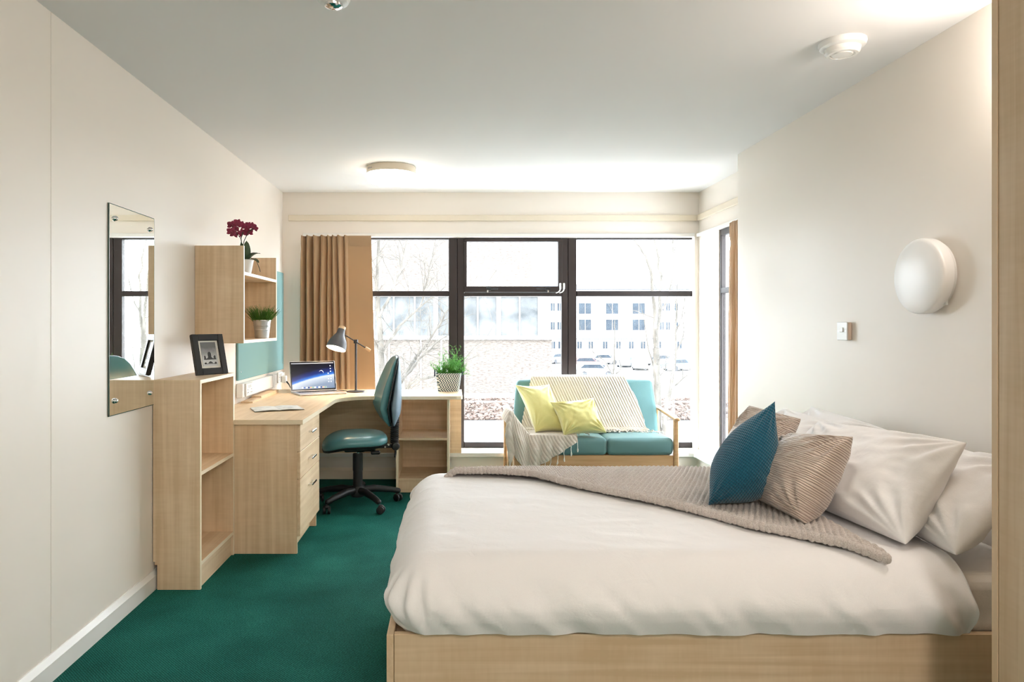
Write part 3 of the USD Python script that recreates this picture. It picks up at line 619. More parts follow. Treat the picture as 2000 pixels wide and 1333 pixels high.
# orchid on the wall shelf
oc = thing('orchid', 'dark red orchid in a white pot on the top of the wall shelf', 'potted plant', (-1.262, 4.2, 1.58))
obj('pot', lathe([(0, 0), (.042, 0), (.046, .01), (.060, .085), (.063, .09), (.060, .092), (.054, .085), (.05, .07), (0, .07)], 32, (-1.262, 4.2, 1.58)), WHITEP, oc, smooth=40)
LEAFG = mottled('orchid_leaf', srgb(38, 66, 46), srgb(66, 96, 66), 20., rough=.35, bump=.02)
STEMG = plain('dark_stem', srgb(52, 56, 40), .5)
PETAL = mottled('dark_red_petal', srgb(112, 10, 48), srgb(150, 22, 70), 60., rough=.55, bump=.05, sheen_weight=.3)
def leaf(p0, d, length, width, droop, n=9, fold=.25, up=(0, 0, 1)):
    d = np.asarray(d, float); d /= np.linalg.norm(d); P = []
    p = np.array(p0, float)
    for i in range(n):
        t = i / (n - 1); w = width * math.sin(PI * min(1, .08 + .92 * t)) ** .6 * (1 if t < .98 else .2) / 2
        s = np.cross(d, up); s /= max(np.linalg.norm(s), 1e-6); nrm = np.cross(s, d)
        P.append([p - s * w + nrm * w * fold, p - s * w * .5 + nrm * w * fold * .3, p, p + s * w * .5 + nrm * w * fold * .3, p + s * w + nrm * w * fold])
        d = d + np.array([0, 0, -droop / n]); d /= np.linalg.norm(d); p = p + d * length / (n - 1)
    return sheet(np.array(P), .0015)
for d, L, w, dr in (((.5, -.25, .9), .15, .05, 1.5), ((-.5, .3, .8), .16, .05, 1.6), ((.3, .55, .9), .14, .045, 1.9), ((-.2, -.5, .8), .12, .045, 1.4)):
    obj('leaf', leaf((-1.262 + d[0] * .01, 4.2 + d[1] * .01, 1.645), d, L, w, dr), LEAFG, oc, smooth=60)
obj('leaf', leaf((-1.235, 4.18, 1.66), (.02, -.12, 1), .125, .045, .25), LEAFG, oc, smooth=60)
obj('leaf', leaf((-1.262, 4.19, 1.66), (-.05, -.1, 1), .12, .04, .35), LEAFG, oc, smooth=60)
stem = [(-1.262, 4.2, 1.65), (-1.268, 4.2, 1.74), (-1.275, 4.195, 1.80), (-1.262, 4.19, 1.84)]
obj('stem', tube(stem, .0028, 7), STEMG, oc, smooth=60)
obj('stem', tube([(-1.268, 4.2, 1.74), (-1.26, 4.21, 1.79), (-1.235, 4.2, 1.835), (-1.20, 4.2, 1.865)], .0022, 7), STEMG, oc, smooth=60)
obj('stem', tube([(-1.275, 4.195, 1.80), (-1.31, 4.2, 1.84), (-1.34, 4.2, 1.862)], .002, 7), STEMG, oc, smooth=60)
obj('aerial_root', tube([(-1.245, 4.19, 1.665), (-1.215, 4.18, 1.685), (-1.18, 4.19, 1.665), (-1.165, 4.2, 1.62), (-1.16, 4.2, 1.60)], .002, 6), STEMG, oc, smooth=60)
def flower(c, face, size, rot):
    u, w, d = frame_of(face); ms = []
    for k, (a, L, W) in enumerate(((90, 1, .72), (210, .95, .6), (330, .95, .6), (25, 1.05, 1.0), (155, 1.05, 1.0))):
        t = math.radians(a + rot); dr = math.cos(t) * u + math.sin(t) * w; sd = -math.sin(t) * u + math.cos(t) * w
        P = []
        for i in range(6):
            s = i / 5; ww = size * W * .5 * math.sin(PI * (.1 + .86 * s)) ** .7
            P.append([np.asarray(c) + dr * size * L * s + sd * ww * q + d * (.10 * size * math.sin(PI * s) - .12 * size * q * q * s + .01 * k * size) for q in (-1, -.5, 0, .5, 1)])
        ms.append(sheet(np.array(P), .0012))
    s_ = trimesh.creation.icosphere(1, size * .16); ms.append((np.array(s_.vertices) + np.asarray(c) + d * size * .12, np.array(s_.faces)))
    return cat_mesh(ms)
rng = np.random.default_rng(5)
for px, py, sz in ((453, 441, .036), (464, 437, .034), (452, 454, .036), (460, 449, .03), (471, 440, .032), (478, 445, .028), (474, 456, .034), (484, 441, .03), (492, 443, .032), (486, 455, .032), (457, 458, .032), (497, 447, .026)):
    c = at(px, py, 4.2 + rng.uniform(-.025, .025))
    obj('flower', flower(c, (rng.uniform(-.2, .7), -1, rng.uniform(-.3, .4)), sz * .86, rng.uniform(-25, 25)), PETAL, oc, smooth=60)

# grass in a zinc pot
gp = thing('grass_plant', 'short artificial grass in a galvanised metal pot on the lower wall shelf', 'potted plant', (-1.232, 4.5, SZ0 + T))
gc = np.array([-1.232, 4.5, SZ0 + T])
obj('pot', lathe([(0, 0), (.042, 0), (.044, .003), (.049, .05), (.0505, .053), (.0495, .056), (.052, .078), (.0535, .081), (.0525, .084), (.056, .112), (.0585, .114), (.058, .118), (.054, .116), (.052, .10), (0, .10)], 36, gc), STEEL, gp, smooth=40)
GRASS = mat('grass_blade', {'o': ('geometry', {}), 'r': ('rgb_ramp', {'ramp': [(0, srgb(84, 130, 42)), (.5, srgb(150, 188, 76)), (1, srgb(208, 222, 132))]}), 'p': ('principled_bsdf', dict(roughness=.5)), 't': ('translucent_bsdf', {}), 'x': ('mix_closure', dict(fac=.3))},
            [('o.random_per_island', 'r.fac'), ('r.color', 'p.base_color'), ('r.color', 't.color'), ('p.BSDF', 'x.closure1'), ('t.BSDF', 'x.closure2')], 'x.closure')
def blades(c, R, n, hmin, hmax, lean_, seed, w=.0025, curl=0.):
    rng = np.random.default_rng(seed); ms = []
    for _ in range(n):
        a, r = rng.uniform(0, 2 * PI), R * math.sqrt(rng.random()); o = np.array([math.cos(a), math.sin(a), 0])
        p = np.asarray(c) + o * r; d = np.array([0, 0, 1.]) + o * lean_ * (r / R) * rng.uniform(.3, 1.4) + rng.normal(0, .08, 3); h = rng.uniform(hmin, hmax); s = np.cross(d, rng.normal(0, 1, 3)); s /= np.linalg.norm(s)
        P, k = [], 6
        for i in range(k):
            t = i / (k - 1); ww = w * (1 - t * .85)
            P.append([p - s * ww, p + s * ww]); d = d / np.linalg.norm(d) + o * .12 * lean_ + rng.normal(0, .05 + curl, 3) + np.array([0, 0, -.02]); p = p + d / np.linalg.norm(d) * h / (k - 1)
        ms.append(sheet(np.array(P), .0006))
    return cat_mesh(ms)
obj('grass', blades(gc + np.array([0, 0, .10]), .048, 330, .07, .125, .55, 2), GRASS, gp, kind='stuff')

# woven basket with trailing greens on the desk by the window
bk = thing('basket_plant', 'green feathery plant in a black and white chevron basket on the desk end', 'potted plant', (-.033, 5.58, DZ))
bcn = np.array([-.033, 5.58, DZ])
def srect(hx, hy, n=48, e=.35):
    a = np.arange(n) * 2 * PI / n; c, s = np.cos(a), np.sin(a)
    return np.stack([hx * np.sign(c) * np.abs(c) ** e, hy * np.sign(s) * np.abs(s) ** e], 1)
rings, uvr = [], []
NB = 96
for k, z in enumerate(np.r_[np.linspace(0, .145, 16)]):
    q = srect(.084 + .020 * z / .145 + .0012 * (k % 2), .070 + .018 * z / .145 + .0012 * (k % 2), NB); rings.append(np.column_stack([q, np.full(NB, z)]) + bcn)
for z in (.145, .10, .02):
    q = srect(.078 + .018 * z / .145, .064 + .016 * z / .145, NB); rings.append(np.column_stack([q, np.full(NB, z + .001)]) + bcn)
CHEV = mat('chevron_weave', {'c': ('texture_coordinate', {}), 's': ('separate_xyz', {}), 'xs': ('math', dict(math_type='multiply', value2=52.)), 'zs': ('math', dict(math_type='multiply', value2=56.)), 'zz': ('math', dict(math_type='pingpong', value2=1.0)),
    'ad': ('math', dict(math_type='add')), 'fr': ('math', dict(math_type='fraction')), 'gt': ('math', dict(math_type='greater_than', value2=.5)), 'ys': ('math', dict(math_type='add')), 'r': ('rgb_ramp', {'ramp': [(.4, srgb(78, 96, 100)), (.6, srgb(226, 228, 222))]}), 'b': ('bump', dict(strength=.4, distance=.002)), 'p': ('principled_bsdf', dict(roughness=.8))},
    [('c.object', 's.vector'), ('s.x', 'ys.value1'), ('s.y', 'ys.value2'), ('ys.value', 'xs.value1'), ('s.z', 'zs.value1'), ('zs.value', 'zz.value1'), ('xs.value', 'ad.value1'), ('zz.value', 'ad.value2'), ('ad.value', 'fr.value1'), ('fr.value', 'gt.value1'), ('gt.value', 'r.fac'), ('r.color', 'p.base_color'), ('gt.value', 'b.height'), ('b.normal', 'p.normal')])
obj('basket', loft(rings), CHEV, bk, smooth=50)
for s in (-1, 1):
    a = np.linspace(0, PI, 12); obj('handle', tube(np.column_stack([np.full(12, bcn[0] + s * .110), bcn[1] + .032 * np.cos(a), bcn[2] + .118 + .052 * np.sin(a)]), .0045, 8), plain('dark_rope', srgb(44, 52, 72), .8), bk, smooth=60)
FEATH = mat('feathery_green', {'o': ('geometry', {}), 'r': ('rgb_ramp', {'ramp': [(0, srgb(106, 176, 70)), (.5, srgb(164, 214, 106)), (1, srgb(216, 234, 160))]}), 'p': ('principled_bsdf', dict(roughness=.5)), 't': ('translucent_bsdf', {}), 'x': ('mix_closure', dict(fac=.4))},
            [('o.random_per_island', 'r.fac'), ('r.color', 'p.base_color'), ('r.color', 't.color'), ('p.BSDF', 'x.closure1'), ('t.BSDF', 'x.closure2')], 'x.closure')
obj('soil', box(bcn[0] - .085, bcn[0] + .085, bcn[1] - .07, bcn[1] + .07, bcn[2] + .10, bcn[2] + .115, .002), plain('soil', (.03, .022, .016), .95), bk)
rng = np.random.default_rng(8); ms = []
def frond(p, h, dirx, tall):
    d = np.array([dirx, rng.normal(0, .25), 1.]); pts = [np.array(p)]; n = 9
    for _ in range(n):
        d = d / np.linalg.norm(d) + rng.normal(0, .22, 3); pts.append(pts[-1] + d / np.linalg.norm(d) * h / n)
    ms.append(tube(pts, np.linspace(.0018, .0008, n + 1), 3, False))
    for q in range(2, n + 1):
        for _ in range(3 if tall else 4):
            dd = rng.normal(0, 1, 3) + np.array([0, 0, .7]); dd /= np.linalg.norm(dd); L = rng.uniform(.012, .03)
            ms.append(tube([pts[q], pts[q] + dd * L], [.0013, .0005], 3, False))
for _ in range(34): frond(bcn + np.array([rng.uniform(-.075, -.015), rng.uniform(-.05, .05), .11]), rng.uniform(.07, .15), rng.uniform(-.35, .2), False)
for _ in range(60): frond(bcn + np.array([rng.uniform(.01, .085), rng.uniform(-.05, .05), .11]), rng.uniform(.08, .17), rng.uniform(-.2, .4), False)
for _ in range(20): frond(bcn + np.array([rng.uniform(.0, .07), rng.uniform(-.04, .04), .11]), rng.uniform(.2, .28), rng.uniform(-.1, .35), True)
obj('foliage', ms, FEATH, bk, kind='stuff')

# laptop
lt = thing('laptop', 'open silver laptop showing a planet horizon wallpaper', 'laptop', (-1.085, 5.46, DZ), math.radians(28))
ALU = plain('aluminium', (.72, .69, .68), .32, metallic=.75)
LW, LD = .366, .246
obj('base', rbox(-LW / 2, LW / 2, -LD, .004, .001, .014, .006), ALU, lt, smooth=40, local=True)
keys = [box(-.1535 + c * .0205, -.1535 + c * .0205 + .017, -.125 + r * .0195, -.125 + r * .0195 + .0165, .014, .0152, .0006) for r in range(5) for c in range(15)]
obj('keyboard', keys, BLACKP, lt, kind='stuff', local=True)
obj('trackpad', box(-.055, .055, -.228, -.14, .0139, .0143, .0002), plain('trackpad', (.6, .58, .57), .25, metallic=.5), lt, local=True)
TL = math.radians(13)
def lid(v):
    v = np.asarray(v, float); y, z = v[:, 1], v[:, 2]
    return np.stack([v[:, 0], y * math.cos(TL) + z * math.sin(TL) + .002, -y * math.sin(TL) + z * math.cos(TL) + .012], 1)
def lido(name, mesh, m, **kw):
    v, f = arr(cat_mesh(mesh) if isinstance(mesh, list) else mesh); return obj(name, (lid(v), f), m, kw.pop('parent', lt), local=True, **kw)
LH = .236
lido('lid', rbox(-LW / 2, LW / 2, 0, .007, 0, LH, .0034), ALU, smooth=40)
lido('bezel', box(-LW / 2 + .003, LW / 2 - .003, -.0006, 0, .006, LH - .003, 0), plain('screen_bezel', (.01, .01, .012), .15))
SCREEN = mat('laptop_screen', {'c': ('texture_coordinate', {}), 'd': ('vector_math', dict(math_type='distance', vector2=(.30, .0, -1.266))), 'n': ('noise_texture', dict(scale=26., detail=5., roughness=.6)), 'mr': ('map_range', dict(from_min=1.28, from_max=1.52, to_min=0., to_max=1.)), 'sc': ('vector_math', dict(math_type='multiply', vector2=(1., 0., 1.))),
     'r': ('rgb_ramp', {'ramp': [(0, srgb(120, 140, 165)), (.30, srgb(150, 165, 188)), (.47, srgb(205, 215, 228)), (.53, srgb(225, 236, 250)), (.57, srgb(60, 130, 225)), (.66, srgb(24, 50, 130)), (.8, srgb(10, 14, 44)), (1, srgb(10, 8, 18))]}), 'a': ('math', dict(math_type='multiply_add', value2=.03)),
     'v': ('voronoi_texture', dict(scale=120.)), 'st': ('math', dict(math_type='less_than', value2=.045)), 'stm': ('math', dict(math_type='multiply')), 'hi': ('math', dict(math_type='greater_than', value2=.68)), 'mx': ('mix', dict(mix_type='add', fac=1.0)), 'e': ('emission', dict(strength=.85)), 'g': ('glossy_bsdf', dict(color=(.04, .04, .04), roughness=.1)), 'ad': ('add_closure', {})},
     [('c.object', 'sc.vector1'), ('sc.vector', 'd.vector1'), ('c.object', 'n.vector'), ('d.value', 'mr.value'), ('n.fac', 'a.value1'), ('mr.result', 'a.value3'), ('a.value', 'r.fac'), ('c.object', 'v.vector'), ('v.distance', 'st.value1'), ('mr.result', 'hi.value1'), ('st.value', 'stm.value1'), ('hi.value', 'stm.value2'), ('r.color', 'mx.color1'), ('stm.value', 'mx.color2'), ('mx.color', 'e.color'), ('e.emission', 'ad.closure1'), ('g.BSDF', 'ad.closure2')], 'ad.closure')
sc_ = lido('screen', box(-LW / 2 + .012, LW / 2 - .012, -.0012, -.0006, .016, LH - .014, 0), SCREEN)
def on_screen(name, x0, x1, z0, z1, col, k=.9, y=-.0016): lido(name, box(x0, x1, y, y + .0004, z0, z1, 0), emit('screen_' + '_'.join(str(int(c * 99)) for c in col), col, k, base=(.01, .01, .01)), parent=sc_)
on_screen('menu_bar', -LW / 2 + .012, LW / 2 - .012, LH - .021, LH - .0142, (.55, .56, .6))
on_screen('dock', -.105, .105, .019, .034, (.5, .53, .6))
for k in range(12): on_screen('dock_icon', -.098 + k * .0168, -.085 + k * .0168, .0205, .0325, [(.9, .9, .95), (.1, .2, .5), (.85, .87, .9), (.05, .1, .3), (.8, .5, .3), (.3, .5, .35)][k % 6], y=-.002)
for x, z in ((.138, .19), (.138, .168), (.138, .146), (.118, .13), (.138, .108), (.118, .108), (.138, .086), (.118, .086), (.138, .064), (.118, .064)): on_screen('desktop_icon', x, x + .010, z, z + .009, (.85, .88, .95), y=-.002)
a = np.linspace(-.3, PI * .85, 14); lido('crescent_moon', tube(np.column_stack([.066 + .017 * np.cos(a), np.full(14, -.0016), .142 + .017 * np.sin(a)]), np.r_[np.linspace(.0004, .0024, 7), np.linspace(.0024, .0004, 7)], 6), emit('screen_moon', (.8, .85, .9), 1.0), parent=sc_)

# open leaflet on the desk
mg = thing('open_magazine', 'open white brochure lying on the near part of the desk', 'magazine', (-1.10, 4.36, DZ), math.radians(24))
PAPER = mottled('printed_page', srgb(244, 243, 240), srgb(200, 200, 198), 18., rough=.45, bump=0., detail=5., lo=.5, hi=.75)
def page(s, k, zoff):
    u = np.linspace(0, 1, 12); w = np.linspace(-.105, .105, 2)
    U, W = np.meshgrid(u, w, indexing='ij'); z = .003 + zoff + .005 * np.sin(PI * U * .9) * (1 - U) * 1.6
    P = np.stack([s * U * .15, W, z], -1); return sheet(P if s > 0 else P[::-1], .0012)
for s in (-1, 1):
    obj('cover', page(s, 0, 0), plain('brochure_cover', srgb(70, 84, 78), .4), mg, local=True, smooth=40)
    for k in (1, 2): obj('page', page(s * (1 - .01 * k), k, .0022 * k), PAPER, mg, local=True, smooth=40)

# desk lamp
lp = thing('desk_lamp', 'grey metal desk lamp with bell shade lit, wooden cap and counterweight', 'lamp', (-.763, 5.49, DZ))
L0 = np.array([-.763, 5.49, DZ])
obj('base', lathe([(0, 0), (.072, 0), (.074, .004), (.072, .008), (.02, .011), (.010, .016), (.0, .016)], 40, L0), DARKM, lp, smooth=40)
obj('pole', cyl(L0 + (0, 0, .012), L0 + (0, 0, .40), .0085, 16), DARKM, lp, smooth=40)
obj('pivot', [rbox(*[q for i in range(3) for q in (L0[i] + (-.016, -.016, .382)[i], L0[i] + (.016, .016, .414)[i])], .006), cyl(L0 + (0, -.028, .398), L0 + (0, .02, .398), .009, 12)], DARKM, lp, smooth=40)
A0, A1 = L0 + (-.095, -.025, .458), L0 + (.075, .0, .349)
obj('arm', cyl(A0, A1, .0045, 10), DARKM, lp, smooth=40)
dd = (A1 - A0) / np.linalg.norm(A1 - A0)
obj('counterweight', lathe([(0, 0), (.010, 0), (.0125, .004), (.0125, .042), (.010, .046), (0, .046)], 20, A1, dd), PALEWOOD, lp, smooth=40, label='pale wooden counterweight')
ax = np.array([-.22, -.33, -.92]); ax /= np.linalg.norm(ax); S0 = L0 + (-.103, -.018, .512)
outer = [(.0, .0), (.027, .0), (.029, .003), (.029, .019)]
obj('shade_cap', lathe([(0, -.002), (.026, -.002), (.0285, .001), (.0285, .02), (0, .02)], 32, S0, ax), PALEWOOD, lp, smooth=40, label='pale wooden cap on the shade')
bell = [(.029, .02), (.031, .05), (.036, .066), (.048, .085), (.062, .108), (.072, .135), (.078, .165), (.080, .182)]
obj('shade', lathe(bell + [(r - .002, h) for r, h in bell[::-1]], 48, S0, ax), mat('lamp_shade_metal', {'g': ('geometry', {}), 'p': ('principled_bsdf', dict(base_color=srgb(78, 78, 82), roughness=.42))}, []), lp, smooth=40)
inner = [(r - .0025, h) for r, h in bell if h > .06]
obj('shade_lining', lathe(inner[::-1] + [(r - .0015, h) for r, h in inner], 48, S0, ax), plain('white_enamel', (.85, .83, .8), .4), lp, smooth=40)
b_ = trimesh.creation.icosphere(3, .036); obj('bulb', (np.array(b_.vertices) + S0 + ax * .132, np.array(b_.faces)), emit('lamp_bulb', (1., .66, .36), LAMP_DESK), lp, smooth=True)
obj('bulb_holder', cyl(S0 + ax * .03, S0 + ax * .105, .014, 16), WHITEP, lp)
obj('cable', tube([L0 + (-.06, .03, .004), L0 + (-.14, .10, .003), L0 + (-.2, .18, .003), L0 + (-.3, .20, .003)], .0025, 6), BLACKP, lp)

# ================================================================== OFFICE CHAIR
CR = math.radians(193)
oc2 = thing('office_chair', 'teal swivel office chair with black five-star base at the desk', 'chair', (-.675, 4.96, 0), CR)
def co(name, mesh, m, **kw):
    if isinstance(mesh, list): mesh = cat_mesh(mesh)
    return obj(name, mesh, m, kw.pop('parent', oc2), local=True, **kw)
def sring(a, b, z, cx=0., n=56, e=.72):
    t = np.arange(n) * 2 * PI / n; c, s = np.cos(t), np.sin(t)
    return np.column_stack([cx + a * np.sign(c) * np.abs(c) ** e, b * np.sign(s) * np.abs(s) ** e, np.full(n, z)])
def droop(v):
    v = np.array(v); x = v[:, 0]; v[:, 2] -= .55 * np.clip(x - .06, 0, None) ** 2 * 2.4; v[:, 2] += .10 * np.clip(-x - .12, 0, None) ** 1.0 * .3; return v
m = loft([sring(.228 * s, .240 * s, z, .022) for z, s in ((.442, .93), (.445, .975), (.458, 1.0), (.474, 1.0), (.49, .975), (.503, .92), (.511, .82), (.516, .6), (.518, .3), (.518, .02))]); co('seat', (droop(m[0]), m[1]), TEALD, smooth=60)
m = loft([sring(.228 * s, .240 * s, z, .022) for z, s in ((.418, .5), (.42, .78), (.428, .93), (.436, .985), (.447, 1.0), (.449, .9))]); co('seat_shell', (droop(m[0]), m[1]), BLACKP, smooth=50)
zz = np.array([.565, .60, .65, .70, .76, .82, .88, .94, .99, 1.03, 1.05, 1.056])
hw = np.array([.12, .175, .21, .222, .222, .215, .202, .185, .165, .135, .09, .02])
xf = np.interp(zz, [.565, .62, .70, .80, .90, 1.0, 1.056], [-.212, -.178, -.150, -.168, -.202, -.238, -.268])
xk = np.interp(zz, [.565, .70, .85, 1.0, 1.056], [-.236, -.226, -.252, -.276, -.286])
def back_rings(x1, x0, grow=1.0, curve=.9):
    R = []
    for z, w, a, b in zip(zz, hw * grow, x1, x0):
        n = 40; t = np.arange(n) * 2 * PI / n; c, s = np.cos(t), np.sin(t)
        y = w * np.sign(c) * np.abs(c) ** .8; x = (a + b) / 2 + (a - b) / 2 * np.sign(s) * np.abs(s) ** .7 + curve * y * y
        R.append(np.column_stack([x, y, np.full(n, z)]))
    return R
co('backrest', loft(back_rings(xf, xk)), TEALD, smooth=60)
xs = np.interp(zz, [.565, .66, .80, 1.0, 1.056], [-.262, -.305, -.312, -.300, -.290])
co('backrest_shell', loft(back_rings(xk - .006, xs, .985)), SHELL, smooth=60)
pipe = [r[np.argmin(np.abs(np.arange(40) - 0))] for r in back_rings(xk - .003, xk - .003, 1.0)]
pl = np.array([(a + .9 * (w * 1.01) ** 2 - .003, w * 1.01, z) for a, w, z in zip(xk, hw, zz)]); pr = pl * np.array([1, -1, 1])
co('piping', tube(np.vstack([pl, pr[::-1]]), .0055, 8), BLACKP, smooth=60)
bz_ = []; n = 15
for k in range(n):
    t0, t1 = k / n, (k + .5) / n
    for t, r in ((t0, .026), (t1, .033)): bz_.append((r, t * .215))
co('bellows', lathe(bz_, 24, (-.262, 0, .43), (-.03, 0, 1)), BLACKP, smooth=20)
co('mechanism', [rbox(-.12, .10, -.07, .07, .385, .425, .012), rbox(-.27, -.08, -.028, .028, .398, .422, .008), cyl((-.02, 0, .375), (-.02, .0, .39), .03, 16)], BLACKP, smooth=40)
co('tension_knob', [lathe([(0, 0), (.022, 0), (.030, .008), (.030, .03), (.024, .038), (0, .04)], 20, (-.262, .035, .415), (0, 1, 0)), cyl((-.262, -.03, .415), (-.262, .06, .415), .012, 12)], BLACKP, smooth=40)
co('lever', [tube([(-.262, .05, .41), (-.262, .055, .37), (-.258, .058, .335)], [.007, .008, .006], 10)], BLACKP, smooth=50)
co('lever', [tube([(-.06, .07, .40), (-.10, .15, .395)], .006, 8), rbox(-.14, -.075, .14, .17, .38, .405, .01)], BLACKP, smooth=50)
co('chrome_bolt', [cyl((-.215, .028, .425), (-.215, .045, .425), .007, 12), cyl((-.19, .028, .408), (-.19, .042, .408), .006, 12)], STEEL)
co('gas_column', [lathe([(.0, .13), (.034, .13), (.034, .24), (.036, .245), (.036, .36), (.033, .365), (.0, .365)], 28, (-.0, 0, 0))], BLACKP, smooth=40)
co('piston', cyl((0, 0, .36), (0, 0, .39), .014, 16), CHROME)
co('hub', lathe([(0, .06), (.045, .06), (.052, .075), (.05, .115), (.04, .135), (0, .135)], 28), BLACKP, smooth=40)
for k in range(5):
    wa = math.radians(-54 + 72 * k) - CR; c, s = math.cos(wa), math.sin(wa)
    P = lambda r, z: (r * c, r * s, z)
    S = manifold3d.Manifold.sphere
    leg = manifold3d.Manifold.batch_hull([S(.024, 14).translate(P(.03, .105)), S(.026, 14).translate(P(.12, .108))]) + manifold3d.Manifold.batch_hull([S(.026, 14).translate(P(.12, .108)), S(.021, 14).translate(P(.24, .092))]) + manifold3d.Manifold.batch_hull([S(.021, 14).translate(P(.24, .092)), S(.019, 14).translate(P(.295, .078))])
    co('leg', leg, BLACKP, smooth=40)
    cxy = np.array([.302 * c, .302 * s, 0]); ra = wa + (.6 if k % 2 else -.8); ax_ = np.array([math.cos(ra), math.sin(ra), 0]); of = np.array([-ax_[1], ax_[0], 0]) * .012
    cs = co('castor', [lathe([(0, s0), (.02, s0), (.027, s0 + .004), (.027, s0 + .016), (.02, s0 + .02), (0, s0 + .02)], 20, cxy + of + np.array([0, 0, .0275]), ax_) for s0 in (-.026, .006)], BLACKP, smooth=40)
    co('castor_stem', [cyl(cxy + np.array([0, 0, .045]), cxy + np.array([0, 0, .07]), .007, 10)], CHROME)
    co('castor_hood', [rbox(cxy[0] + of[0] - .018, cxy[0] + of[0] + .018, cxy[1] + of[1] - .018, cxy[1] + of[1] + .018, .036, .062, .012)], BLACKP, smooth=40)

# ================================================================== CURTAINS
def curtain(name, label, A, B, z0, z1, folds, amp, seed, flat_from=None, flare=.05, nu=200, nv=60, out=(0, -1)):
    """Hangs along the line A-B (x, y); folds out along 'out'."""
    th = thing(name, label, 'curtain', ((A[0] + B[0]) / 2, (A[1] + B[1]) / 2, z0))
    u = np.linspace(0, 1, nu); v = np.linspace(0, 1, nv); U, V = np.meshgrid(u, v, indexing='ij')       # v: 0 top, 1 bottom
    q = np.stack([U * 6, V * .8, np.full_like(U, seed)], -1)
    ph = U * folds * 2 * PI + 2.0 * meshkit.fbm(q, 2, seed) * 2
    soft = 1.0 if flat_from is None else np.clip((flat_from - U) / .05, .0, 1)
    a = amp * soft * (.75 + .5 * meshkit.noise(np.stack([U * 9, V * 0, U * 0 + seed + 5], -1), seed))
    header = np.clip(1 - V / .07, 0, 1)
    d = a * (np.abs(np.sin(ph / 2)) ** .8 * 2 - 1) * (1 - .35 * header) + .012 * soft * meshkit.fbm(np.stack([U * 30, V * 5, U * 0 + seed], -1), 3, seed)
    d += .006 * np.sin(ph * 2) * header * soft
    # pinched line of the heading tape
    d *= 1 - .4 * np.exp(-((V - .085) / .02) ** 2)
    d += .010 * soft * (1 - header) * (meshkit.fbm(np.stack([U * 14, V * 1.5, U * 0 + seed + 9], -1), 3, seed) - .5) * 2
    side = .006 * np.sin(ph + 1.3) * soft
    xx = A[0] + (B[0] - A[0]) * (U + flare * V * (U - .3) + side) ; yy = A[1] + (B[1] - A[1]) * (U + flare * V * (U - .3))
    P = np.stack([xx + out[0] * (d + amp), yy + out[1] * (d + amp), z1 + (z0 - z1) * V + .006 * np.sin(ph) * (V < .02) * soft], -1)
    m = fix(sheet(P, .0025))
    obj('cloth', m, CURT, th, smooth=True)
    if flat_from is not None:
        i = int(flat_from * nu) + 4
        hem = P[i:, :5] + np.array([out[0], out[1], 0]) * .003
        obj('heading_tape', fix(sheet(hem, .002)), CURT, th, smooth=True)
    return th
curtain('curtain', 'tan pleated curtain gathered at the left end of the back window', (-1.262, 5.885), (-.685, 5.885), .735, 2.03, 11, .034, 3, flat_from=.66, flare=.09)
curtain('curtain', 'narrow tan curtain hanging at the side window in the bay', (2.062, 4.64), (2.062, 5.09), .24, 2.026, 4.6, .02, 6, flare=.12, nu=120, out=(-1, 0))

# ================================================================== CEILING FITTINGS
cl = thing('ceiling_light', 'round white ceiling light, lit, near the window', 'ceiling light', (-.441, 5.0, ZC))
def drum(th, c, R, strength, k='', col=WARM):
    obj('casing', lathe([(0, 0), (R - .004, 0), (R - .002, -.004), (R - .002, -.046), (R, -.05), (R - .012, -.052), (0, -.052)], 64, c), CREAM if not k else WHITEP, th, smooth=35)
    obj('diffuser', lathe([(R - .006, -.052), (R, -.056), (R - .001, -.08), (R - .012, -.103), (R - .03, -.109), (0, -.111)], 64, c), emit('ceiling_lamp_glow' + k, col, strength), th, smooth=50)
drum(cl, (-.441, 5.0, ZC), .178, LAMP_CEILING)
obj('vent_mark', [box(-.441 - .155 + .012 * k, -.441 - .148 + .012 * k, 5.0 - .103 - .01 * k, 5.0 - .10 - .01 * k, ZC - .03, ZC - .022, 0) for k in range(3)], plain('grey_print', (.3, .3, .3), .6), cl)
c2 = thing('ceiling_light', 'unseen ceiling light behind the camera, lighting the sides that face it', 'ceiling light', (.95, -.7, ZC))  # out of view, placed to light surfaces that face the camera
drum(c2, (.95, -.7, ZC), .178, LAMP_UNSEEN_REAR, '_unseen', NEUTRAL)
c3 = thing('ceiling_light', 'second unseen ceiling light further behind the camera, lighting the room from there', 'ceiling light', (.6, -1.65, ZC))  # unseen too, strengthens the light from behind the camera
drum(c3, (.6, -1.65, ZC), .178, LAMP_UNSEEN_REAR, '_unseen', NEUTRAL)
sd = thing('smoke_detector', 'white round smoke detector on the ceiling above the bed', 'smoke detector', (1.556, 2.78, ZC))
obj('base', lathe([(0, 0), (.086, 0), (.087, -.008), (.082, -.022), (.070, -.028), (0, -.028)], 48, (1.556, 2.78, ZC)), WHITEP, sd, smooth=35)
obj('sensor_head', lathe([(.066, -.028), (.064, -.044), (.056, -.052), (.046, -.053), (.044, -.047), (.040, -.047), (.036, -.054), (0, -.056)], 48, (1.556, 2.78, ZC)), WHITE, sd, smooth=35)
sp = thing('ceiling_sensor', 'small round detector at the top edge of the picture on the ceiling', 'sensor', (-.41, 2.40, ZC))
obj('base', lathe([(0, 0), (.056, 0), (.057, -.008), (.05, -.02), (.034, -.026), (0, -.026)], 40, (-.41, 2.40, ZC)), WHITEP, sp, smooth=35)
obj('grille', lathe([(.032, -.026), (.03, -.034), (.018, -.04), (0, -.041)], 24, (-.41, 2.40, ZC)), CHROME, sp, smooth=35)

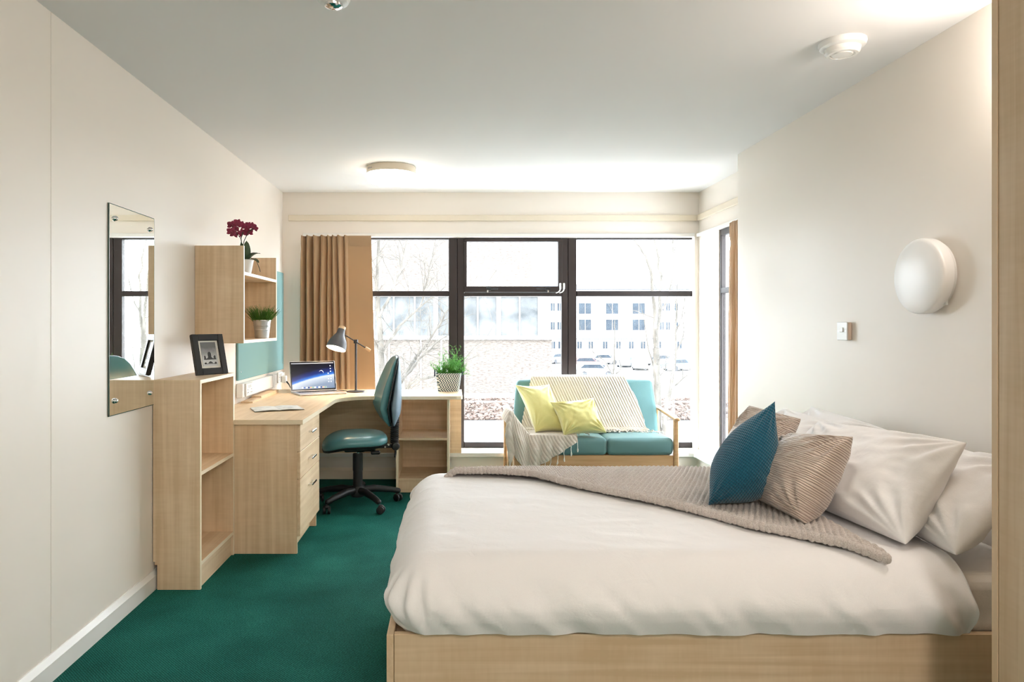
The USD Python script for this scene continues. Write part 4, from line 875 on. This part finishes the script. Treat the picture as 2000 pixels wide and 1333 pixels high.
# ================================================================== RIGHT WALL
def round_light(label, y, z, R, glow):
    w = thing('wall_light', label, 'wall light', (XR, y, z))
    obj('back_plate', lathe([(0, 0), (R * .93, 0), (R * .93, .014), (0, .014)], 48, (XR, y, z), (-1, 0, 0)), WHITEP, w, smooth=35)
    prof = [(R * .96, .012), (R, .018), (R, .046), (R * .99, .053), (R * .965, .058), (R * .9, .062), (R * .7, .067), (R * .4, .070), (0, .071)]
    obj('diffuser', lathe(prof, 64, (XR, y, z), (-1, 0, 0)), emit('unseen_wall_lamp_glow', NEUTRAL, glow) if glow else plain('opal_diffuser', srgb(248, 247, 246), .3), w, smooth=60)
    obj('catch', box(XR - .022, XR - .010, y - R * .72, y - R * .72 + .02, z - R * .72 - .01, z - R * .72 + .012, .002), WHITEP, w)
round_light('round white opal wall light above the pillows', 2.746, 1.472, .149, 0)
round_light('unseen round wall light, lit, beyond the right edge, brightening the ceiling corner', 2.16, 2.16, .149, LAMP_UNSEEN_WALL)  # out of view, placed to brighten the upper right wall and ceiling
sw = thing('light_switch', 'small white pull-type light switch on the right wall', 'switch', (XR, 3.335, 1.25))
obj('pattress', box(XR - .020, XR - .001, 3.293, 3.377, 1.208, 1.292, .003), plain('pinkish_shade_plastic', srgb(226, 204, 186), .4), sw)  # pinkish shading of the box side put into the plastic colour
obj('face_plate', box(XR - .026, XR - .020, 3.291, 3.379, 1.206, 1.294, .003), WHITEP, sw)
obj('rocker', box(XR - .031, XR - .026, 3.320, 3.350, 1.245, 1.268, .002), WHITE, sw)
for y in (3.305, 3.365): obj('screw', lathe([(.004, 0), (.004, .001), (0, .0015)], 10, (XR - .026, y, 1.25), (-1, 0, 0)), CHROME, sw)

# wardrobe end panel at the right edge of the picture
wd = thing('wardrobe', 'tall maple wardrobe standing at the right edge in front of the bed head', 'wardrobe', (1.62, 1.3, 0))
WX0, WX1, WYa, WYb, WH = 1.355, 1.886, .85, 1.75, 2.30
obj('side_panel', box(WX0 + .004, WX1, WYa, WYa + T, 0, WH, .001), maple('z', .78, '_wardrobe'), wd)  # maple darkened to suit its dim look at a grazing angle
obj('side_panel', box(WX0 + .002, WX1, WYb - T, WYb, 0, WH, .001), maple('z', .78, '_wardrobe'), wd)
obj('edge_band', box(WX0, WX0 + .002, WYb - T, WYb, 0, WH, 0), plain('wardrobe_edge', srgb(216, 190, 156), .4), wd)
obj('edge_band', box(WX0 + .002, WX0 + .004, WYa, WYa + T, 0, WH, 0), EDGE, wd)
obj('top_panel', box(WX0 + .004, WX1, WYa + T, WYb - T, WH - T, WH, 0), WY, wd)
obj('back_panel', box(WX1 - .006, WX1, WYa + T, WYb - T, .1, WH - T, 0), WZ, wd)
obj('shelf', box(WX0 + .02, WX1 - .006, WYa + T, WYb - T, .1, .118, 0), WY, wd)
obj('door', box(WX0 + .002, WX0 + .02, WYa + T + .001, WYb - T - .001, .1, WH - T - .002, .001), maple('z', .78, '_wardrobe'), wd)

# ================================================================== SOFA
sf = thing('sofa', 'two-seat teal sofa with beech frame in front of the window', 'sofa', (1.085, 5.4, 0))
SXa, SXb, SYf = .455, 1.665, 5.235
def soft(x0, x1, y0, y1, z0, z1, r, puff=.012, seed=0):
    mm = rbox(x0, x1, y0, y1, z0, z1, r, 24).refine_to_length(.03); v, f = arr(mm)
    c = np.array([(x0 + x1) / 2, (y0 + y1) / 2, (z0 + z1) / 2]); h = np.array([x1 - x0, y1 - y0, z1 - z0]) / 2; q = np.clip((v - c) / h, -1, 1)
    for i in range(3):
        o = [k for k in range(3) if k != i]; v[:, i] += puff * np.sign(q[:, i]) * np.abs(q[:, i]) ** 3 * (1 - q[:, o[0]] ** 2) * (1 - q[:, o[1]] ** 2)
    return v, f
XM = 1.165
for x0, x1 in ((SXa + .006, XM - .003), (XM + .003, SXb - .004)):
    obj('seat_cushion', soft(x0, x1, SYf, 5.66, .298, .425, .028, .014), TEALV, sf, smooth=60)
def tiltback(v, y0=5.60, z0=.42, a=math.radians(11)):
    v = np.array(v); y, z = v[:, 1] - y0, v[:, 2] - z0
    return np.stack([v[:, 0], y0 + y * math.cos(a) + z * math.sin(a), z0 + z * math.cos(a) - y * math.sin(a)], 1)
m = soft(.525, 1.632, 5.60, 5.685, .405, .842, .03, .010); 
vv = m[0].copy(); vv[:, 0] = 1.078 + (vv[:, 0] - 1.078) * (1 + .05 * (1 - np.clip((vv[:, 2] - .42) / .42, 0, 1)))
obj('back_cushion', (tiltback(vv), m[1]), TEALV, sf, smooth=60)
obj('front_rail', box(SXa + .01, SXb - .002, SYf + .006, SYf + .028, .195, .296, .003), SOFAWOOD, sf)
obj('seat_board', box(SXa + .01, SXb - .002, SYf + .028, 5.68, .25, .296, .002), SOFAWOOD, sf)
obj('back_rail', box(SXa + .01, SXb - .002, 5.66, 5.682, .2, .32, .003), SOFAWOOD, sf)
for s, x in ((-1, SXa - .022), (1, SXb + .018)):
    obj('front_leg', rbox(x - .017, x + .017, SYf - .005, SYf + .04, 0, .565, .010), SOFAWOOD, sf, smooth=40)
    obj('rear_leg', tube([(x, 5.72, 0), (x, 5.70, .3), (x, 5.735, .595)], .016, 10), SOFAWOOD, sf, smooth=40)
    obj('arm', manifold3d.Manifold.batch_hull([manifold3d.Manifold.sphere(.02, 16).scale((1.2, 1, .75)).translate(p) for p in ((x, SYf - .02, .570), (x, SYf + .05, .578), (x, 5.74, .605))]), SOFAWOOD, sf, smooth=50)

# throw on the sofa
st = thing('sofa_throw', 'beige ribbed knitted throw with tassels draped over the sofa', 'throw', (.9, 5.4, .43))
def ribs(P, coord, pitch, amp):
    du, dv = np.gradient(P, axis=0), np.gradient(P, axis=1); n = np.cross(du, dv); n /= np.maximum(np.linalg.norm(n, axis=-1, keepdims=True), 1e-12)
    return P + n * (amp * (np.abs(np.sin(PI * coord[0] / pitch)) ** .6 + .3 * np.abs(np.sin(PI * coord[1] / (pitch * .55)))))[..., None]
# over the back cushion: v runs from behind, over the top, down the front to the seat
path = np.array([(5.80, .62), (5.792, .75), (5.775, .84), (5.748, .862), (5.715, .864), (5.68, .852), (5.664, .82), (5.63, .68), (5.60, .55), (5.575, .46), (5.54, .442), (5.48, .440)])
dl = np.r_[0, np.cumsum(np.hypot(*np.diff(path, axis=0).T))]
nu, nv = 280, 200
U, V = np.meshgrid(np.linspace(0, 1, nu), np.linspace(0, dl[-1], nv), indexing='ij')
yy, zz2 = np.interp(V, dl, path[:, 0]), np.interp(V, dl, path[:, 1])
tt = np.clip((V - .28) / (dl[-1] - .28), 0, 1)
xl, xr = .655 - .13 * tt ** .9, 1.375 + .175 * np.sin(PI / 2 * np.clip(tt * 1.05, 0, 1))
xx = xl + (xr - xl) * U
yy = yy - .012 * np.sin(U * 9 + V * 4) * np.clip(tt, 0, 1) * (tt < .9) - .02 * np.exp(-((U - .85) / .08) ** 2) * np.clip((tt - .55) / .3, 0, 1)
zz2 = zz2 + .012 * np.abs(np.sin(U * 20)) * np.clip((tt - .82) / .1, 0, 1)
P = np.stack([xx, yy, zz2], -1)
back_drape = fix(sheet(ribs(P[::-1], (xx[::-1] - V[::-1] * .42, V[::-1]), .0215, .007), .007))
# over the left arm, the seat and down the front
nu, nv = 240, 220
U, V = np.meshgrid(np.linspace(0, 1, nu), np.linspace(0, 1, nv), indexing='ij')
X = .405 + .53 * U
Yb = 5.60; arm = .645 * np.exp(-((X - .433) / .035) ** 4) 
ztop = np.maximum(.443, np.where(X < .53, .632 - .12 * np.clip((X - .445) / .085, 0, 1) ** .7 - 9. * np.clip(.433 - X, 0, None) ** 1.3, .443))
ztop = np.where(X >= .445, np.maximum(.443, .632 - .19 * np.clip((X - .445) / .13, 0, 1) ** .8), ztop)
slack = .34 + (.04 - .34) * U ** 1.2; flatlen = Yb - (SYf - .012)
s = V * (flatlen + slack); over = np.clip(s - flatlen, 0, None)
bend = .04
Y = np.where(s < flatlen, Yb - s, SYf - .012 - .012 * (1 - np.exp(-over / bend)))
Z = ztop - over * np.clip(over / .02, 0, 1) + .0
fold = np.clip(over / .1, 0, 1)
Y = Y - fold * (.020 * np.sin(U * 34 + 1.5 * V) + .018) * (1 - .4 * U) - .02 * np.exp(-((U - .12) / .08) ** 2) * fold
X = X + fold * (.02 * np.sin(V * 7 + U * 5)) * (1 - U) - .035 * np.clip(1 - U / .15, 0, 1) * np.sin(V * 6) * .4
Z = Z + .008 * meshkit.fbm(np.stack([X * 9, Y * 9, Z * 0], -1), 2, 4)
P2 = np.stack([X, Y, Z], -1)
seat_drape = fix(sheet(ribs(P2[:, ::-1], (X[:, ::-1] - V[:, ::-1] * .25, V[:, ::-1]), .0205, .007), .007))
fall = []
obj('knit_over_back', back_drape, KNITB, st, smooth=True)
obj('knit_over_arm', seat_drape, KNITB, st, smooth=True)
rng = np.random.default_rng(3); ts = []
def tassel(p, d, L):
    d = np.asarray(d, float); pts = [np.asarray(p)]
    for k in range(5): pts.append(pts[-1] + (d / np.linalg.norm(d)) * L / 5 + rng.normal(0, .002, 3))
    ts.append(tube(pts, [.0035, .003, .003, .003, .007, .004], 6))
for q in np.linspace(.45, 1, 7): 
    i = int(q * (nu - 1)); tassel(P2[i, -1] + np.array([0, -.008, 0]), (.0, -.05, -1), .075)
for x in np.arange(.90, 1.05, .024): tassel((x, 5.36 + .02 * rng.normal(), .446), (.5 * rng.normal(), -1, -.0), .05)
for x in np.arange(1.02, 1.62, .022): tassel((x, 5.475, .444), (.6 + .5 * rng.normal(), -.6, 0), .045)
obj('tassels', ts, plain('tassel_cotton', srgb(236, 232, 224), .9), st, kind='stuff', smooth=50)

def cushion(name, label, tl, tr, br, bl, t, seed, m, cat='cushion', group=None, **kw):
    """A stuffed cushion stretched between its four corner points."""
    tl, tr, br, bl = (np.asarray(q, float) for q in (tl, tr, br, bl))
    w = (np.linalg.norm(tr - tl) + np.linalg.norm(br - bl)) / 2; h = (np.linalg.norm(tr - br) + np.linalg.norm(tl - bl)) / 2
    v, f, uv = pillow(w, h, t, seed, **kw)
    a, b = (v[:, 0] / w + .5)[:, None], (v[:, 1] / h + .5)[:, None]
    nrm = np.cross((tr + br) - (tl + bl), (tl + tr) - (bl + br)); nrm /= np.linalg.norm(nrm)
    p = bl * (1 - a) * (1 - b) + br * a * (1 - b) + tr * a * b + tl * (1 - a) * b + nrm * v[:, 2:3]
    return obj(name, (p, f), m, None, label, cat, group, smooth=True, uv=uv)
cushion('cushion', 'large square yellow cushion leaning on the left of the sofa back', (.50, 5.555, .80), (.775, 5.57, .805), (.895, 5.36, .455), (.635, 5.34, .455), .17, 1, YELLOW, pinch=.11, wrinkle=.008, fold=12.)
cushion('cushion', 'small oblong yellow cushion lying against the square one on the sofa', (.752, 5.36, .685), (1.095, 5.40, .715), (1.165, 5.27, .462), (.835, 5.235, .448), .14, 2, YELLOW, pinch=.10, wrinkle=.013, fold=14.)

# ================================================================== BED
bd = thing('bed', 'maple bed base with plain side boards', 'bed', (.85, 2.8, 0))
FX0, FX1, FY0, FY1, FZ = -.196, 1.882, 2.068, 3.42, .36
WBED = maple('x', .93, '_bed')
obj('side_board', box(FX0 + .022, FX1, FY0, FY0 + .022, .02, FZ, .0015), WBED, bd); obj('side_board', box(FX0 + .022, FX1, FY1 - .022, FY1, .02, FZ, .0015), WBED, bd)
obj('foot_board', box(FX0, FX0 + .021, FY0 - .004, FY1 + .004, .02, FZ, .0015), maple('y', .93, '_bed'), bd)
obj('slat_base', box(FX0 + .022, FX1, FY0 + .022, FY1 - .022, .30, .335, .001), WX, bd)
for x in (FX0 + .03, FX1 - .07):
    for y in (FY0 + .024, FY1 - .064): obj('foot', box(x, x + .04, y, y + .04, 0, .3, .002), WZ, bd)
MX0, MX1, MY0, MY1 = -.165, 1.872, 2.095, 3.375
mt = rbox(MX0, MX1, MY0, MY1, .336, .525, .045, 24)
v, f = arr(mt.refine_to_length(.04)); nn = meshkit.fbm(v * np.array([4, 4, 7.]), 3, 2) - .5
v[:, 1] += .010 * nn * (v[:, 2] < .50); 
obj('mattress', (v, f), SHEET, None, 'white sheeted mattress on the bed base, bare at the head end', 'mattress', smooth=60)
# duvet: a quilt laid over the mattress, falling over its edges with rounded shoulders
DX0, DX1, DY0, DY1, DTOP, DLOW, DR = -.192, 1.525, 2.036, 3.43, .584, .370, .135
lx = np.linspace(-.37, DX1 - (DX0 + DR), 190); ly = np.linspace(-.37, (DY1 - DY0 - 2 * DR) + .37, 200)
A, B = np.meshgrid(lx, ly, indexing='ij'); LYW = DY1 - DY0 - 2 * DR
ex = np.clip(-A, 0, None); ey = np.where(B < 0, B, np.clip(B - LYW, 0, None)); e = np.maximum(ex, np.abs(ey)) + 1e-9
t_ = np.where(ex >= np.abs(ey), PI / 4 * np.abs(ey) / np.maximum(ex, 1e-9), PI / 2 - PI / 4 * ex / np.maximum(np.abs(ey), 1e-9))
ex, ey = e * np.cos(t_) * ((A < 0) | (np.abs(ey) > 0)), e * np.sin(t_) * np.sign(ey)
ex = np.where(A < 0, ex, 0.)
ang = np.clip(e / DR, 0, PI / 2); hh = DR * np.sin(ang); dd_ = DR * (1 - np.cos(ang)) + np.clip(e - DR * PI / 2, 0, None)
dd_ = np.minimum(dd_, DTOP - DLOW)
X = DX0 + DR + np.clip(A, 0, None) - ex / e * hh; Y = DY0 + DR + np.clip(B, 0, LYW) + ey / e * hh; Z = DTOP - dd_
P = np.stack([X, Y, Z], -1)
du_, dv_ = np.gradient(P, axis=0), np.gradient(P, axis=1); N_ = np.cross(du_, dv_); ln = np.linalg.norm(N_, axis=-1, keepdims=True)
side_dir = np.stack([-ex / e, ey / e, 0 * e], -1)
N_ = np.where(ln > 1e-9, N_ / np.maximum(ln, 1e-12), side_dir)
fall_ = np.clip((dd_ - .02) / .12, 0, 1); fall_ = fall_ * fall_ * (3 - 2 * fall_)
k_ = np.clip((e / DR - 1.1) / .5, 0, 1)[..., None]; N_ = N_ * (1 - k_) + side_dir * k_; N_ = N_ / np.maximum(np.linalg.norm(N_, axis=-1, keepdims=True), 1e-9)
q = np.stack([X * 7.5 + Z * 6, Z * 2.2 - X + Y * 3, X * 0 + 1.], -1)
crease = 1 - np.abs(2 * meshkit.fbm(q, 3, 21) - 1) * 2.2
soft_ = meshkit.fbm(np.stack([X * 2.2, Y * 2.2, Z * 3], -1), 3, 5) - .5
th_ = np.arctan2(ey, -ex)
corner = (np.minimum(ex, np.abs(ey)) > 0) * np.clip(np.minimum(ex, np.abs(ey)) / .05, 0, 1)
endr = np.exp(-((X - DX1) / .14) ** 2)
bulge = .012 * np.sin(PI * np.clip((DTOP - Z) / (DTOP - DLOW), 0, 1)) * fall_
disp = .013 * soft_ + fall_ * (.012 * crease + bulge) + corner * fall_ * .016 * np.sin(th_ * 13 + 5 * Z * 4) * np.clip((Z - DLOW - .02) / .08, 0, 1) + fall_ * endr * .012 * np.sin(X * 55 + Z * 26) - .012 * fall_ * np.clip((DLOW + .05 - Z) / .05, 0, 1)
disp += .0035 * (1 - fall_) * (1 - np.abs(2 * meshkit.fbm(np.stack([X * 3 + Y, Y * 6, X * 0], -1), 3, 8) - 1) * 2)
P = P + N_ * disp[..., None]
P[..., 2] += (.010 * np.exp(-((X - .7) / 1.0) ** 2) - .022 * np.clip(np.abs(Y - (DY0 + DY1) / 2) / .7, 0, 1) ** 2.5) * np.clip((Z - DLOW) / .12, 0, 1)
P[..., 2] = np.where(fall_ > .9, np.maximum(P[..., 2], DLOW), P[..., 2])
obj('duvet', fix(sheet(P, .026, N_)), LINEN, None, 'plain white duvet tucked over the bed', 'duvet', smooth=True)
ztop_duvet = lambda x, y: DTOP + .012 * np.exp(-((x - .7) / 1.0) ** 2) - .022 * np.clip(np.abs(y - (DY0 + DY1) / 2) / .7, 0, 1) ** 2.5 - .9 * np.clip(DY0 + .11 - y, 0, None) ** 1.3

# knitted throw across the bed
bt = np.array([(-.12, 3.20), (-.02, 3.20), (.10, 3.185), (.34, 3.10), (.47, 2.93), (.59, 2.79), (.757, 2.625), (.852, 2.514), (.92, 2.426), (1.0, 2.329), (1.133, 2.215), (1.235, 2.13), (1.31, 2.085)])
nx, ny = 540, 430
U, V = np.meshgrid(np.linspace(0, 1, nx), np.linspace(0, 1, ny), indexing='ij')
X = -.115 + 1.425 * U
from scipy.interpolate import PchipInterpolator
Yn = PchipInterpolator(bt[:, 0], bt[:, 1])(X)
Y = Yn + (3.45 - Yn) * V
xsh = -.04 * np.clip(U - .8, 0, 1) * 5 * V
Z = ztop_duvet(X, Y) + .012
Z = Z - .22 * np.clip((.03 - X) / .15, 0, 1) ** 2 - .5 * np.clip(Y - 3.30, 0, None) ** 1.3
Z = Z + .004
dist = np.minimum(Y - Yn, (1 - U) * 1.425)
Z = Z + .017 * np.exp(-((Y - Yn - .016) / .03) ** 2) + .010 * meshkit.fbm(np.stack([X * 3, Y * 3, X * 0], -1), 2, 9)
ca, cb = X / .022 + Y / .046, X / .022 - Y / .046
stitch = np.abs(np.sin(PI * ca)) ** .8 * np.abs(np.sin(PI * cb)) ** .8
edge_ = np.clip(dist / .02, 0, 1)
Z = Z + .009 * stitch * (.35 + .65 * edge_) - .005 * (1 - edge_) ** 2
P = np.stack([X + xsh, Y, Z], -1)
ed = P[:, 0] + np.array([0, .004, -.004]); sl = np.r_[0, np.cumsum(np.linalg.norm(np.diff(ed, axis=0), axis=1))]
ks = np.arange(0, sl[-1], .0035); ed = np.stack([np.interp(ks, sl, ed[:, k]) for k in range(3)], 1)
ed[:, 2] += .003 * np.sin(2 * PI * ks / .019); ed[:, 1] += .003 * np.cos(2 * PI * ks / .019)
hem = tube(ed, .0115 + .004 * np.abs(np.sin(PI * ks / .019)), 9)
obj('bed_throw', [fix(sheet(P, .014)), fix(hem)], KNIT, None, 'grey-brown chunky knitted throw spread diagonally over the bed', 'throw', smooth=True)

# pillows and cushions
cushion('pillow', 'white pillow at the near corner of the bed head, partly behind the wardrobe', (1.76, 2.74, .82), (1.83, 2.14, .845), (1.50, 2.07, .588), (1.50, 2.76, .63), .165, 11, LINEN, cat='pillow', group='white pillows at the bed head', pinch=.03, wrinkle=.012, fold=13., soft=.12, n=64)
cushion('pillow', 'white pillow leaning in front on the near side of the bed', (1.50, 2.86, .885), (1.645, 2.22, .905), (1.40, 2.15, .598), (1.30, 2.80, .62), .19, 12, LINEN, cat='pillow', group='white pillows at the bed head', pinch=.03, wrinkle=.010, fold=13., soft=.06, n=64)
cushion('pillow', 'white pillow against the wall on the far side of the bed', (1.745, 3.38, .885), (1.77, 2.82, .855), (1.53, 2.82, .62), (1.52, 3.36, .62), .14, 13, LINEN, cat='pillow', group='white pillows at the bed head', pinch=.04, wrinkle=.011, fold=13., soft=.1)
cushion('pillow', 'white pillow leaning in front on the far side of the bed', (1.60, 3.36, .88), (1.65, 2.84, .85), (1.34, 2.84, .62), (1.32, 3.34, .62), .15, 14, LINEN, cat='pillow', group='white pillows at the bed head', pinch=.05, wrinkle=.010, fold=13., soft=.1)
cushion('cushion', 'bronze crushed velvet cushion behind the teal one', (1.27, 2.98, .94), (1.385, 2.76, .91), (1.20, 2.74, .62), (1.12, 3.02, .62), .15, 15, BRONZE, pinch=.04, wrinkle=.009, soft=.1, fold=14.)
cushion('cushion', 'bronze crushed velvet cushion in front of the white pillow', (1.27, 2.66, .86), (1.356, 2.35, .905), (1.175, 2.325, .612), (1.13, 2.66, .625), .19, 16, BRONZE, pinch=.04, wrinkle=.011, n=70, soft=.1, fold=14.)
cushion('cushion', 'teal waffle-textured cushion standing in front on the bed', (.99, 2.66, .822), (1.205, 2.60, .998), (1.195, 2.53, .645), (.935, 2.55, .618), .27, 17, TEALC, pinch=.0, wrinkle=.005, n=64, soft=.5, bias=-.9, p=.5)
